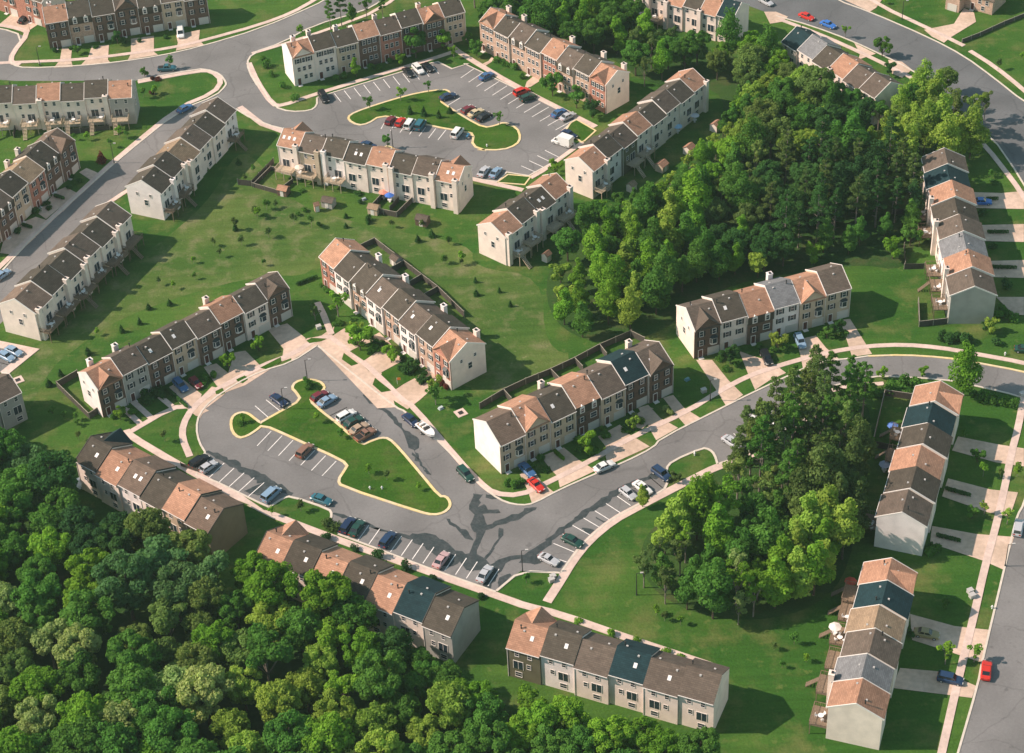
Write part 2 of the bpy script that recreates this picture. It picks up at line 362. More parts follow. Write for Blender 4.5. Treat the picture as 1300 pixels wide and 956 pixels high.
def ribbon(b, pts, wd, ztop, th, shift=0.0, mi=0):
    L = offset_line(pts, wd/2+shift); Rr = offset_line(pts, -wd/2+shift); n = len(pts); s = len(b.v)
    for l, r in zip(L, Rr): b.v += [(l.x, l.y, ztop), (r.x, r.y, ztop), (l.x, l.y, ztop-th), (r.x, r.y, ztop-th)]
    for k in range(n-1):
        q = s+4*k
        for f in ((q, q+4, q+5, q+1), (q+2, q+3, q+7, q+6), (q, q+2, q+6, q+4), (q+1, q+5, q+7, q+3)):
            b.f.append(f); b.m.append(mi)
    b.f.append((s, s+1, s+3, s+2)); q = s+4*(n-1); b.f.append((q, q+2, q+3, q+1)); b.m += [mi, mi]

g = MB(); N = 24; Gx = [-2500+5000*k/N for k in range(N+1)]
g.poly([(-2500, -2200, 0), (2500, -2200, 0), (2500, 3500, 0), (-2500, 3500, 0)])
tag(link('ground', g.mesh('ground', M['grass'])), kind='structure')
sheet('meadow', chaikin(W('. 330 205 370 260 480 290 600 310 600 340 690 350 690 440 740 455 600 520 480 380 400 310 400 350 330 350 240 372 150 405 100 440 60 470 20 560 -40 560 -40 470 60 440 130 360 215 300 270 250 300 190')), 0.004, M['rough'])
sheet('woodland_floor', chaikin(W('. 640 30 800 40 900 60 980 90 1050 120 1150 140 1230 200 1160 210 1165 300 1150 345 1090 335 1040 345 960 352 870 385 850 420 760 440 700 410 690 350 735 270 800 262 860 230 915 170 920 110 820 110 780 70 640 55')), 0.006, M['floor'])
sheet('woodland_floor', chaikin(W('. -60 560 20 560 60 590 90 650 150 690 240 740 330 790 430 830 560 870 680 905 760 980 760 1080 -120 1080')), 0.006, M['floor'])
sheet('woodland_floor', chaikin(W('. 905 600 960 560 1010 530 1080 500 1110 520 1095 610 1080 720 1040 770 960 790 880 780 820 745 810 690 850 650')), 0.006, M['floor'])

road1 = '. 1420 500 1300 472 o 1030 115 900 95 700 82 520 88 440 100 n 950 545 620 700 470 775 150 935 l 1300 545 1150 620 1000 680 830 755 700 825 640 835 560 820 490 780 410 710 310 600 210 500 60 365 k 520 935 130 625 0 710 j 400 45 270 110 150 190 90 260 75 330 90 400 120 450 75 565 180 600 395 705 440 725 510 680 550 670 740 735 755 760 740 810 s 430 150 880 320 1220 440 m 120 750 240 650 440 660 520 550 590 475 690 395 820 325 960 240 985 185 965 140 1000 100 1150 35 v 240 515 265 540 280 590 400 545 600 450 740 350 720 320 650 290 740 235 860 195 1060 150 o 640 190 900 205 1030 230 1290 290 . 1420 545'
R1 = W(road1)
sheet('road', R1, 0.02, M['asphalt'])
upper = '. -60 30 -40 34 0 35.5 a 120 180 50 290 60 325 130 342 400 330 600 310 800 280 1000 235 1300 145 b 320 25 . 412 0 440 -20 520 -20 b 640 10 560 55 300 130 150 215 0 265 a 1290 260 1240 290 1240 350 1300 450 b 20 390 110 535 190 560 290 555 325 530 325 490 400 465 900 315 930 310 1000 345 1080 320 c 0 320 560 590 500 645 480 660 560 720 520 770 320 880 210 862 165 910 50 895 f 1120 190 . 560 212 508 200 430 178 388 168 353 163 320 151 a 1180 545 y 640 200 500 260 350 440 200 560 100 660 . 134 262 100 300 60 345 20 392 -60 470 -90 430 e 0 500 . 50 292 109 240 a 590 800 900 550 1080 480 1130 430 1130 410 1100 370 1040 350 990 345 690 402 340 405 80 405 0 400 . -60 110'
sheet('road', W(upper), 0.024, M['asphalt'])
sheet('road', W('. 930 -40 d 60 0 360 0 530 60 830 190 1000 280 1150 390 1300 510 . 1400 190 1420 330 . 1330 290 d 1290 900 1130 670 960 560 860 430 720 340 600 280 440 205 240 130 60 80 . 930 0'.replace('930 -40 d 60 0 360 0', '930 -60 1000 -40 d 360 -20')), 0.02, M['asphalt_old'])
sheet('road', W('. 1420 545 1330 545 1300 640 p 1265 100 1240 200 1200 370 1090 830 1070 940 . 1215 960 1190 1060 1420 1060'), 0.028, M['asphalt'])
sheet('road', W('i -200 20 0 45 140 70 20 160 -20 185 -300 120'), 0.02, M['asphalt'])

kb = MB(); ky = MB()
def kerb(txt, yellow=False, smooth=1, wd=0.42):
    p = chaikin(W(txt), smooth, False) if smooth else W(txt)
    ribbon(ky if yellow else kb, p, wd, 0.13, 0.2)
kerb('. 1420 500 1300 472 o 1030 115 900 95 700 82 520 88', True, 1, 0.55)
kerb('o 520 88 440 100 n 950 545 620 700 470 775 150 935 l 1300 545 1150 620 1000 680 830 755 700 825 640 835 560 820 490 780 410 710 310 600 210 500 60 365 k 520 935 130 625')
kerb('k 130 625 0 710 j 400 45 270 110 150 190 90 260 75 330 90 400 120 450')
kerb('j 120 450 75 565 180 600 395 705 440 725', smooth=0)
kerb('j 440 725 510 680 550 670 740 735 755 760 740 810', wd=0.5)
kerb('s 430 150 880 320 1220 440', smooth=0)
kerb('m 120 750 240 650 440 660', wd=0.5); kerb('m 440 660 520 550 590 475 690 395 820 325 960 240')
kerb('m 960 240 985 185 965 140 1000 100 1150 35 v 240 515 265 540 280 590', wd=0.5); kerb('v 280 590 400 545 600 450 740 350')
kerb('v 740 350 720 320 650 290 740 235 860 195 1060 150 o 640 190 900 205 1030 230 1290 290 . 1420 545')
kerb('. -60 30 -40 34 0 35.5 a 120 180 50 290 60 325 130 342 400 330 600 310 800 280 1000 235 1300 145 b 320 25 . 412 0 450 -20', wd=0.5)
kerb('. 530 -25 b 640 10 560 55 300 130 150 215 0 265 a 1290 260 1240 290 1240 350 1300 450 b 20 390 110 535 190 560 290 555 325 530 325 490', wd=0.5)
kerb('b 325 490 400 465 900 315 930 310 1000 345 1080 320 c 0 320 560 590', smooth=0); kerb('c 560 590 500 645 480 660 560 720 520 770', wd=0.4)
kerb('c 520 770 320 880 210 862 165 910 50 895 f 1120 190', smooth=0)
kerb('. 388 168 353 163 320 151 a 1180 545', wd=0.5)
kerb('e 0 500 . 50 292 109 240 a 590 800 900 550 1080 480 1130 430 1130 410 1100 370 1040 350 990 345 690 402', wd=0.5)
kerb('. 1000 -40 d 360 0 530 60 830 190 1000 280 1150 390 1300 510 . 1400 190'); kerb('. 1330 290 d 1290 900 1130 670 960 560 860 430 720 340 600 280 440 205 240 130 60 80')
kerb('. 1330 545 1300 640 p 1265 100 1240 200 1200 370 1090 830 1070 940 . 1215 960')
kerb('i 0 45 140 70 20 160', smooth=0)
tag(link('kerb', kb.mesh('kerb', M['kerb'])), kind='structure')

# planted islands inside the courts
def island(txt, wd=0.6, smooth=2):
    p = chaikin(W(txt), smooth)
    sheet('planted_island', p, 0.10, M['lawn'], th=0.2)
    ribbon(ky, p+[p[0]], wd, 0.145, 0.2)
island('j 247 300 262 265 300 250 335 256 368 282 398 304 402 300 500 245 600 190 575 150 553 130 570 100 620 85 690 93 718 120 712 142 668 172 642 192 700 245 780 305 840 360 905 415 950 395 1000 378 1040 382 1090 430 1200 560 1292 672 l 262 790 282 818 280 845 250 872 200 883 j 1200 752 800 620 785 590 815 545 835 510 750 465 670 430 540 370 410 313 370 345 330 370 290 380 256 350', smooth=1)
island('b 480 600 488 575 560 545 700 500 830 465 960 447 990 460 985 480 940 505 965 525 1075 595 1160 640 1215 630 1260 612 1300 630 c 200 618 262 640 280 690 260 725 190 752 60 750 b 1175 755 1100 730 1110 670 1060 660 900 632 750 592 640 580 580 620 530 628', smooth=1)
island('c 505 655 530 615 560 600 655 655 600 705 585 712', 0.4, 0)
island('f 1225 205 1280 165 c 330 885 300 925', 0.4, 0)
island('f 640 55 655 30 680 20 720 40 730 60', 0.4, 1)
tag(link('kerb', ky.mesh('kerb_yellow', M['kerb_y'])), kind='structure')

# pavements
zz = [0.085]
def walk(txt, wd=1.35, smooth=1):
    b = MB(); zz[0] += 0.0023
    ribbon(b, chaikin(W(txt), smooth, False) if smooth else W(txt), wd, zz[0], 0.2)
    tag(link('sidewalk', b.mesh('sidewalk', M['concrete'])), kind='structure')
walk('. 1420 490 o 1300 120 1050 75 880 45 700 30 510 38 n 1000 500 860 535 740 570 590 620 440 700 290 795 0 930 l 960 625 760 725 630 785 500 775 430 720 330 615 90 330 k 560 905 430 770 300 660 190 580')
walk('k 200 580 130 590 0 672 i 1300 140 1140 225 1040 280 960 350 915 430 912 500 950 590', 1.5)
walk('i 632 478 860 345 940 340'); walk('. 160 546 i 640 480 900 635 1300 850 s 0 15 430 180 900 345 1300 485 t 260 430 430 470 800 600 1210 735 . 922 853', 1.7)
walk('i 860 340 800 290'); walk('i 700 425 620 350'); walk('i 755 395 660 310')
walk('m 372 805 440 700 500 600 580 500 700 400 820 335 960 262 1100 190 1220 130 v 400 562 600 470 760 350', 1.9)
walk('. 1012 520 v 740 262 860 215 1060 172 . 1072 491 1122 487', 1.2)
walk('. 316 80 327 105 346 133 b 150 530 290 480 600 385 900 295 1000 262', 1.5); walk('. 530 -25 482 13 421 36 358 57 320 68', 1.2)
walk('b 990 225 1050 272 c 250 430 655 635', 1.7); walk('c 590 712 400 850 330 890', 1.3)
walk('. 598 227 650 238.4 664 241.6', 1.5)
walk('. -30 82 a 80 312 400 300 640 270 860 240 1010 205 1300 125 b 200 65 . 400 0 430 -20', 1.4); walk('. -40 30 a 0 125 100 145 145 165 60 270 55 315 100 325', 1.5)
walk('a 690 412 990 356 1060 356 1112 402 1070 465 900 535 590 788 450 918 e 0 462 . -60 400', 1.5)
walk('a 1200 535 1310 622 b 60 625 . 372 172', 1.6)
walk('. 1080 -20 d 560 20 880 170 1000 230'); walk('d 1030 255 1150 330 1300 450 . 1350 160')
walk('d 80 98 260 165 400 225 560 300 700 370 860 452 960 580 1115 740 h 1215 0 1275 80 . 1330 300')
walk('o 1300 290 1270 450 1240 560 1200 760 p 1160 150 1110 330 1040 640 970 920 . 1190 980', 1.5)
walk('e 520 165 640 85 750 20', 1.3); walk('i -20 25 160 62 20 175', 2.2, 0)
walk('k 200 570 160 470 130 410', 1.5, 0)

zd = [0.045]
def drive(txt, m='drive'):
    zd[0] += 0.0011; sheet('driveway', W(txt), zd[0], M[m])
for tx in ('n 330 540 410 540 490 640 565 715 480 770 430 690', 'n 545 495 610 520 700 545 780 605 700 640 625 690 590 610',
           'n 830 440 930 418 980 480 1050 540 865 585 850 510', 'n 1050 340 1100 335 1160 430 1210 510 1110 525 1080 430',
           'n 165 730 215 715 270 780 350 830 280 872 230 815', 'n 40 780 90 765 150 830 240 880 130 942 90 870',
           'l 630 680 690 640 740 720 800 768 690 822 670 760', 'l 735 590 850 545 930 610 1010 660 830 745 820 690 790 660',
           'l 1020 490 1130 430 1180 480 1280 540 1070 635 1060 590 1060 540', 'l 1210 380 1270 340 1300 350 n 60 800 90 860 . 815 545 l 1200 440',
           'k 300 560 230 520 130 590 200 660 340 700 420 640 330 570', 'k 290 640 440 560 500 620 390 720', 'k 380 700 500 640 560 700 450 760 470 860 400 820', 'k 500 860 680 740 750 800 640 900 580 945 480 880',
           'k 80 590 0 640 0 700 130 625 430 940 520 935 500 860 330 700 190 570',
           'w 540 700 620 660 720 740 700 800 760 830 690 860 600 790', 'w 730 590 800 570 900 650 960 690 850 730 800 690', 'w 900 510 960 500 1040 580 1170 550 1100 600 960 690 860 640',
           'w 1080 380 1190 350 1290 430 1300 510 1160 560 1170 490', 'i 630 350 700 425 i 690 405 650 350',
           'i 950 350 1060 240 1140 260 1110 290 1030 350 1000 400',
           'a 310 240 360 240 355 300 365 335 270 340 300 300', 'a 460 230 545 225 540 300 550 312 400 330 440 290', 'a 655 195 770 180 770 260 790 275 640 300 655 270',
           'a 880 175 1000 150 995 200 1020 225 880 255 890 215', 'a 0 120 60 70 130 60 150 160 100 150', 'a 130 70 200 60 210 110 150 150',
           'x 700 405 830 460 760 520 640 440', 'x 530 560 650 620 510 760 420 690 430 600', 'x 290 800 420 840 290 960 150 930 170 850', 'e 100 280 180 320 80 410 0 400 20 330',
           'e 280 90 350 130 230 230 190 200',
           'c 135 285 120 305 90 320 105 330 150 300', 'c 340 385 310 410 300 440 330 435 385 400',
           'p 730 590 950 650 1030 660 1135 670 1095 835 930 780 740 720', 'p 680 860 900 880 990 920 1060 950 1040 1010 640 960',
           'o 970 490 1170 530 1300 550 1300 640 1160 620 940 560', 'o 920 700 1130 755 1270 770 1230 890 1120 870 890 790', 'p 840 150 1060 190 1250 205 1200 370 1100 325 830 235',
           'h 1030 95 1190 100 1300 90 1300 180 1060 175', 'h 1090 260 1300 255 1300 345 1100 340', 'h 1120 440 1300 435 1300 525 1130 520', 'h 1160 620 1300 620 1300 710 1250 710',
           'd 800 150 950 120 1000 40 1050 65 1060 110 930 190 900 215 840 185', 'd 430 0 590 0 560 40 530 60 400 0', 'd 450 215 520 250 560 270 470 300 480 270',
           'd 620 300 690 310 740 350 690 390 640 370', 'd 0 60 60 60 120 85 90 110 30 120'):
    drive(tx)
for tx in ('k 520 800 480 750', ): pass
# junction seal patches
zp = 0.0285
def ragged(pts, step=.9, amp=.45):
    rg = random.Random(len(pts)*7+3); out = []
    for a, b in zip(pts, pts[1:]+pts[:1]):
        n = max(1, int((b-a).length/step))
        for k in range(n):
            q = a+(b-a)*(k/n); out.append(Vector((q.x+rg.uniform(-amp, amp), q.y+rg.uniform(-amp, amp), 0)))
    return out
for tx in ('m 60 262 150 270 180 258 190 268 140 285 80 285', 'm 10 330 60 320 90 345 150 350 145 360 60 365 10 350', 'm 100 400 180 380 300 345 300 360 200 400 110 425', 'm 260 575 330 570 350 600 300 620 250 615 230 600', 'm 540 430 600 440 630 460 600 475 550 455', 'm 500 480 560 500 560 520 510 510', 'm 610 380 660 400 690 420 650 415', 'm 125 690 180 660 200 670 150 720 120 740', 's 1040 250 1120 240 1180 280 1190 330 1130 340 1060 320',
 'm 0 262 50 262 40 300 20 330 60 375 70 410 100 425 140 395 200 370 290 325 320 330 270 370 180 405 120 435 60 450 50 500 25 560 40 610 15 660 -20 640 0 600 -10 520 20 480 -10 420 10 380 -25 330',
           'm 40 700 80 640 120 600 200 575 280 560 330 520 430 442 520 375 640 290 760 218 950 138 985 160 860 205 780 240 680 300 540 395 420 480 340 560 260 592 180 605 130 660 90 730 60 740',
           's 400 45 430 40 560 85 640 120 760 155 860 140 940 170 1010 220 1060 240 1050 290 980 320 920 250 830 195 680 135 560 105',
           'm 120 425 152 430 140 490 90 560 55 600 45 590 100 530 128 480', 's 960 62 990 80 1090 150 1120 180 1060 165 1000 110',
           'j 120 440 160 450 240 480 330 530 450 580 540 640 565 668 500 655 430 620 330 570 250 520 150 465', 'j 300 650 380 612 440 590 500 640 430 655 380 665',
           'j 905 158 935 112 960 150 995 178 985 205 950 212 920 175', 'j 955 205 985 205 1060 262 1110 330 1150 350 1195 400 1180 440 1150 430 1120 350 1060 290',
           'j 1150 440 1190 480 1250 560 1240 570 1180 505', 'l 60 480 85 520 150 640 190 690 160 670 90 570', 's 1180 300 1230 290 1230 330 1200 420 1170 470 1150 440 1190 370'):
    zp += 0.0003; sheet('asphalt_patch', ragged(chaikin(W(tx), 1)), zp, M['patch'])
# grass verges and front lawns set between the drives
for q_, tx in enumerate(('k 75 602 100 588 178 592 150 605 90 615', 'k 262 663 334 717 300 728 252 695', 'k 418 788 500 852 450 860 406 822', 'k 292 655 350 625 432 598 452 640 362 702', 'k 448 772 520 735 590 705 665 752 620 787 530 836',
           'k 205 577 215 530 262 502 300 518 250 548', 'k 60 690 60 690 61 691', 'i 1180 205 1225 185 1240 205 1215 222', 'i 1075 265 1110 248 1125 270 1110 282', 'w 910 665 965 640 972 660 945 680', 'w 795 730 835 706 848 735 800 740', 'w 1040 595 1155 535 1158 560 1085 605')):
    if q_ != 6: sheet('verge', W(tx), 0.097+0.0004*q_, M['lawn'], th=.1)
# painted bay lines
ln = MB()
def line(a, b, wd=0.17): ribbon(ln, [at(*a), at(*b)], wd, 0.036, 0.004)
def bays(txt, n, ends=True):
    """first bay line (2 points) and last bay line (2 points), n lines in all"""
    p = px(txt)
    for k in range(n):
        t = k/(n-1); line((p[0][0]*(1-t)+p[2][0]*t, p[0][1]*(1-t)+p[2][1]*t), (p[1][0]*(1-t)+p[3][0]*t, p[1][1]*(1-t)+p[3][1]*t))
bays('s 585 105 530 182 1235 325 1180 410', 13); bays('s 480 70 430 145 s 530 88 478 165', 2)
bays('j 165 480 85 560 415 602 335 672', 6)
bays('j 450 345 380 418 615 412 540 492', 4); bays('j 670 440 598 515 775 495 705 568', 3)
bays('j 370 218 435 275 425 188 492 242', 2); bays('j 545 200 480 160 545 200 480 160', 2)
bays('j 740 270 830 225 740 270 830 225', 2); bays('j 690 225 790 180 690 225 790 180', 2)
bays('m 360 568 470 605 405 512 508 555', 2); bays('m 450 465 550 505 500 422 592 473', 2); bays('m 555 385 640 435 780 240 840 285', 5); bays('m 885 180 950 235 885 180 950 235', 2)
bays('v 360 435 420 490 590 335 640 380', 5)
bays('b 412 468 445 510 900 325 935 370', 11)
bays('c 45 345 -20 390 c 545 600 455 650 ', 13)
bays('D 540 800 650 848 700 695 800 745', 4)
bays('b 665 610 645 645 970 650 930 700', 7); bays('b 975 530 1040 490 1120 600 1200 590', 4)
bays('i 0 120 40 130 i 0 120 40 130', 2)
tag(link('bay_marking', ln.mesh('bay_marking', M['paint'])), kind='structure')

# ------------------------------------------------------------------ town houses
_mc = {}
def shared(key, fn):
    if key not in _mc: _mc[key] = fn()
    return _mc[key]
def m_window(wd, ht):
    def f():
        b = MB(); t = 0.09
        b.box(-wd/2-t, wd/2+t, -0.07, 0.02, ht/2, ht/2+t); b.box(-wd/2-t, wd/2+t, -0.10, 0.02, -ht/2-t, -ht/2)
        b.box(-wd/2-t, -wd/2, -0.07, 0.02, -ht/2, ht/2); b.box(wd/2, wd/2+t, -0.07, 0.02, -ht/2, ht/2)
        b.box(-wd/2, wd/2, -0.055, 0.0, -0.03, 0.03)
        return b.mesh('window_frame', M['trim'])
    return shared(('win', wd, ht), f)
def m_pane(wd, ht):
    def f():
        b = MB(); b.box(-wd/2, wd/2, -0.03, 0.015, -ht/2, ht/2); return b.mesh('window_pane', M['glass'])
    return shared(('pane', wd, ht), f)
def m_shutter(ht):
    def f():
        b = MB(); b.box(-0.2, 0.2, -0.06, 0.0, -ht/2-.05, ht/2+.05); return b.mesh('shutter', M['shutter'])
    return shared(('sh', ht), f)
def window(par, x, y, z, wd=0.85, ht=1.35, rz=0.0, shut=False):
    o = link('window', m_window(wd, ht), par, (x, y, z), rz); link('pane', m_pane(wd, ht), o)
    if shut:
        for s in (-1, 1): link('shutter', m_shutter(ht), o, (s*(wd/2+0.31), 0, 0))
    return o
def m_bay():
    b = MB(); pr = [(-0.95, 0.0), (-0.6, -0.55), (0.6, -0.55), (0.95, 0.0)]
    n = 4; s0 = len(b.v)
    for z in (-0.95, 0.85): b.v += [(x, y, z) for x, y in pr]
    b.f += [(3, 2, 1, 0), (4, 5, 6, 7), (0, 1, 5, 4), (1, 2, 6, 5), (2, 3, 7, 6)]; b.m += [0]*5
    return b.mesh('bay_body', M['trim'])
def m_bayroof():
    b = MB(); b.v = [(-1.05, 0, 0.86), (-0.66, -0.65, 0.86), (0.66, -0.65, 0.86), (1.05, 0, 0.86), (-0.5, 0, 1.4), (0.5, 0, 1.4)]
    b.f = [(0, 1, 4), (1, 2, 5, 4), (2, 3, 5), (3, 2, 1, 0), (0, 4, 5, 3)]; b.m = [0]*5
    return b.mesh('bay_roof', M['copper'])
def m_baypane():
    b = MB(); b.box(-0.5, 0.5, -0.575, -0.54, -0.55, 0.7)
    for s in (-1, 1): b.poly([(s*0.68, -0.445, -0.55), (s*0.88, -0.13, -0.55), (s*0.88, -0.13, 0.7), (s*0.68, -0.445, 0.7)])
    return b.mesh('bay_pane', M['glass'])
def m_garage():
    b = MB(); b.box(-1.3, 1.3, -0.05, 0.03, 0.0, 2.1)
    for k in range(1, 4): b.box(-1.3, 1.3, -0.065, -0.05, 0.52*k-.02, 0.52*k+.02)
    for s in (-1, 1): b.box(s*1.3 if s > 0 else -1.42, 1.42 if s > 0 else -1.3, -0.08, 0.03, 0, 2.22)
    b.box(-1.3, 1.3, -0.08, 0.03, 2.1, 2.22)
    return b.mesh('garage_door', M['garage'])
def m_door(colr='door'):
    def f():
        b = MB(); b.box(-0.46, 0.46, -0.05, 0.02, 0.1, 2.15); b.box(-0.6, 0.6, -0.9, 0.0, -.1, 0.1, 1); b.box(-0.6, -0.46, -0.08, 0.02, 0.1, 2.28, 1); b.box(0.46, 0.6, -0.08, 0.02, 0.1, 2.28, 1); b.box(-0.46, 0.46, -0.08, 0.02, 2.15, 2.28, 1)
        return b.mesh('front_door', [M[colr], M['trim']])
    return shared(('door', colr), f)
def m_slider():
    def f():
        b = MB(); b.box(-0.95, 0.95, -0.04, 0.02, 0, 2.05); b.box(-1.05, -0.95, -0.08, 0.02, 0, 2.15, 1); b.box(0.95, 1.05, -0.08, 0.02, 0, 2.15, 1); b.box(-.95, .95, -0.08, 0.02, 2.05, 2.15, 1); b.box(-0.04, 0.04, -0.07, -0.04, 0, 2.05, 1)
        return b.mesh('patio_door', [M['glass'], M['trim']])
    return shared('slider', f)
def m_deck(wd, dp, z, wood, long=False):
    def f():
        b = MB(); b.box(-wd/2, wd/2, 0, dp, z-0.18, z)
        for sx in (-1, 0, 1):
            x = sx*(wd/2-0.1); b.box(x-0.07, x+0.07, dp-0.2, dp-0.06, -0.1, z-0.18)
        return b.mesh('deck', M[wood])
    return shared(('deck', wd, dp, z, wood), f)
def m_rail(wd, dp, z, wood):
    def f():
        b = MB(); h = 0.95
        for (x0, y0, x1, y1) in ((-wd/2, 0, -wd/2, dp), (wd/2, 0, wd/2, dp), (-wd/2, dp, wd/2, dp)):
            n = max(2, int(math.hypot(x1-x0, y1-y0)/0.35))
            for k in range(n+1):
                t = k/n; x = x0+(x1-x0)*t; y = y0+(y1-y0)*t; r = 0.05 if k in (0, n) else 0.03; b.box(x-r, x+r, y-r, y+r, z, z+h)
            b.box(min(x0, x1)-.05, max(x0, x1)+.05, min(y0, y1)-.05, max(y0, y1)+.05, z+h, z+h+.06)
        return b.mesh('railing', M[wood])
    return shared(('rail', wd, dp, z, wood), f)
def m_steps(z, wood):
    def f():
        b = MB(); n = 9
        for k in range(n): b.box(-0.5, 0.5, k*0.28, k*0.28+0.3, z-(k+1)*z/(n+1)-.06, z-(k+1)*z/(n+1))
        for s in (-1, 1): b.slab([(s*.5-.04, 0, z), (s*.5+.04, 0, z), (s*.5+.04, n*.28, 0.05), (s*.5-.04, n*.28, 0.05)], 0.2)
        return b.mesh('steps', M[wood])
    return shared(('steps', z, wood), f)
def m_chimney(h, wmat):
    def f():
        b = MB(); b.box(-0.6, 0.6, -0.02, 1.0, -0.1, h); b.box(-0.68, 0.68, -0.10, 1.08, h, h+0.12)
        b.box(-0.22, 0.22, 0.12, 0.56, h+0.12, h+0.42, 1)
        return b.mesh('chimney', [M[wmat], M['flue']])
    return shared(('chim', h, wmat), f)
def m_vent(kind):
    def f():
        b = MB()
        if kind == 'box': b.box(-0.19, 0.19, -0.17, 0.17, -0.25, 0.16); return b.mesh('roof_vent', M['vent'])
        if kind == 'pipe': b.tube((0, 0, -0.3), (0, 0, 0.75), 0.11, 0.11, 8); b.tube((0, 0, 0.75), (0, 0, 0.95), 0.2, 0.16, 8); return b.mesh('vent_pipe', M['flue'])
        b.box(-0.34, 0.34, -0.03, 0.03, -0.48, 0.48)
        return b.mesh('skylight', M['skylight'])
    return shared(('vent', kind), f)
def m_dormer(roofk):
    def f():
        b = MB(); b.box(-0.62, 0.62, 0, 1.9, -1.0, 0.75)
        b.prism_y([(-0.62, 0.75), (0.62, 0.75), (0, 1.2)], 0.0, 1.9)
        return b.mesh('dormer', M['trim'])
    return shared(('dormer', roofk), f)

COUNT = {}
def townhouse(loc, rz, Wd, D, H, rise, rk, kind, wk, sk, front_seen, ends, garage, label, rng, trim='trim', deck=None, chim=None, sky=0, xrk=None):
    """local axes: x along the row, -y the street front, z up"""
    t = empty('townhouse', loc, rz); tag(t, label, 'townhouse', 'townhouses of the estate')
    hw = Wd/2-0.015; hd = D/2-0.35; s = rise/(D/2)
    zr = H + rise; zw = H + 0.35*s - 0.06
    b = MB(); b.prism_x([(-hd, -0.3), (hd, -0.3), (hd, zw-.12), (0, zr-0.22), (-hd, zw-.12)], -hw, hw)
    link('wall', b.mesh('wall', M['wall_'+sk]), t)
    # street front cladding with its own colour
    if front_seen:
        b = MB(); yf = -hd-0.10
        if kind == 'x':
            zg = H+0.86*3.05
            b.prism_y([(-hw, -0.3), (hw, -0.3), (hw, H-0.05), (0.0, zg-.25), (-hw, H-0.05)], yf, -hd+0.02)
            b.slab([(-hw+.35, yf+.1, H+.14), (hw-.35, yf+.1, H+.14), (0, yf+.1, zg-.22)], 0.01)
        elif kind == 'm': b.box(-hw, hw, yf, -hd+0.02, -0.3, H-2.0)
        else: b.box(-hw, hw, yf, -hd+0.02, -0.3, H-0.12)
        link('facade', b.mesh('facade', M['wall_'+wk]), t)
    # roof
    b = MB(); e = 0.0 if kind != 'm' else 0.0
    rw = Wd/2-0.006
    b.slab([(-rw, -D/2, H), (rw, -D/2, H), (rw, 0, zr), (-rw, 0, zr)], 0.16)
    b.slab([(-rw, 0, zr), (rw, 0, zr), (rw, D/2, H), (-rw, D/2, H)], 0.16)
    if kind == 'x':
        xb = MB(); s2 = 0.86; gr = s2*(Wd/2-0.1); zg = min(H+gr, zr-0.12); yb = -D/2 + (zg-H)/s
        for sg in (-1, 1):
            xb.slab([(sg*(Wd/2-0.1), -D/2-0.08, zg-s2*(Wd/2-0.1)+.05), (0, -D/2-0.08, zg+.05), (0, yb+.15, zg+.05), (sg*(Wd/2-.1), -D/2+.3, zg-s2*(Wd/2-.1)+.05)][::sg], 0.14)
    if kind == 'm':
        yf = -hd-0.05
        mb_ = MB(); mb_.slab([(-rw, yf-0.28, H-2.05), (rw, yf-0.28, H-2.05), (rw, -D/2-.04, H+.02), (-rw, -D/2-.04, H+.02)], 0.14); link('mansard', mb_.mesh('mansard', M['roof_d']), t)
    roof = link('roof', b.mesh('roof', M['roof_'+rk]), t)
    if kind == 'x': link('cross_gable_roof', xb.mesh('cross_gable_roof', M['roof_'+(xrk or rk)]), roof)
    for (x, y, k) in ([(rng.uniform(-2, 2), rng.uniform(0.6, 1.5), 'box'), (rng.uniform(-2, 2), -rng.uniform(0.6, 2.2), 'box')] + ([(rng.choice((-1, 1))*rng.uniform(1.5, 2.7), rng.choice((-1, 1))*rng.uniform(.5, 1.6), 'pipe')] if rng.random() < .5 else [])):
        link('roof_vent' if k == 'box' else 'vent_pipe', m_vent(k), roof, (x, y, zr-abs(y)*s+0.02))
    ys = 1 if not front_seen else -1
    for q in range(sky):
        o = link('skylight', m_vent('sky'), roof, (-1.0+1.5*q, ys*D*0.24, zr-D*0.24*s+0.05)); o.rotation_euler = (R(90)-ys*math.atan(s), 0, 0) if ys > 0 else (R(90)+math.atan(s), 0, 0)
    # verge boards along the party walls
    for sg in (-1, 1):
        if (sg < 0 and 'l' in trim) or (sg > 0 and 'r' in trim):
            b = MB(); x0 = sg*(Wd/2)-0.13 if sg > 0 else -Wd/2; x1 = x0+0.13; up = 0.10
            for (ya, za, yb2, zb) in ((-D/2-.03, H, 0, zr), (0, zr, D/2+.03, H)):
                b.slab([(x0, ya, za+up), (x1, ya, za+up), (x1, yb2, zb+up), (x0, yb2, zb+up)], 0.34)
            link('verge_board', b.mesh('verge_board', M['trim_d' if 'D' in trim else 'trim']), t)
    # gutters
    b = MB()
    for sg in (-1, 1):
        if (sg < 0) != front_seen: continue
        y = sg*(D/2+.055); b.box(-rw, rw, y-.055, y+.055, H-.16, H-.03)
    if not (front_seen and kind in 'xm'): link('gutter', b.mesh('gutter', M['trim']), t)
    yf = -hd-0.12 if front_seen else -hd
    def dp():
        q = MB(); q.box(-.05, .05, -.05, .05, 0, H-.2); return q.mesh('downpipe', M['trim'])
    link('downpipe', shared(('dp', round(H, 2)), dp), t, (Wd/2-.14, yf-.06 if front_seen else hd+.06, 0))
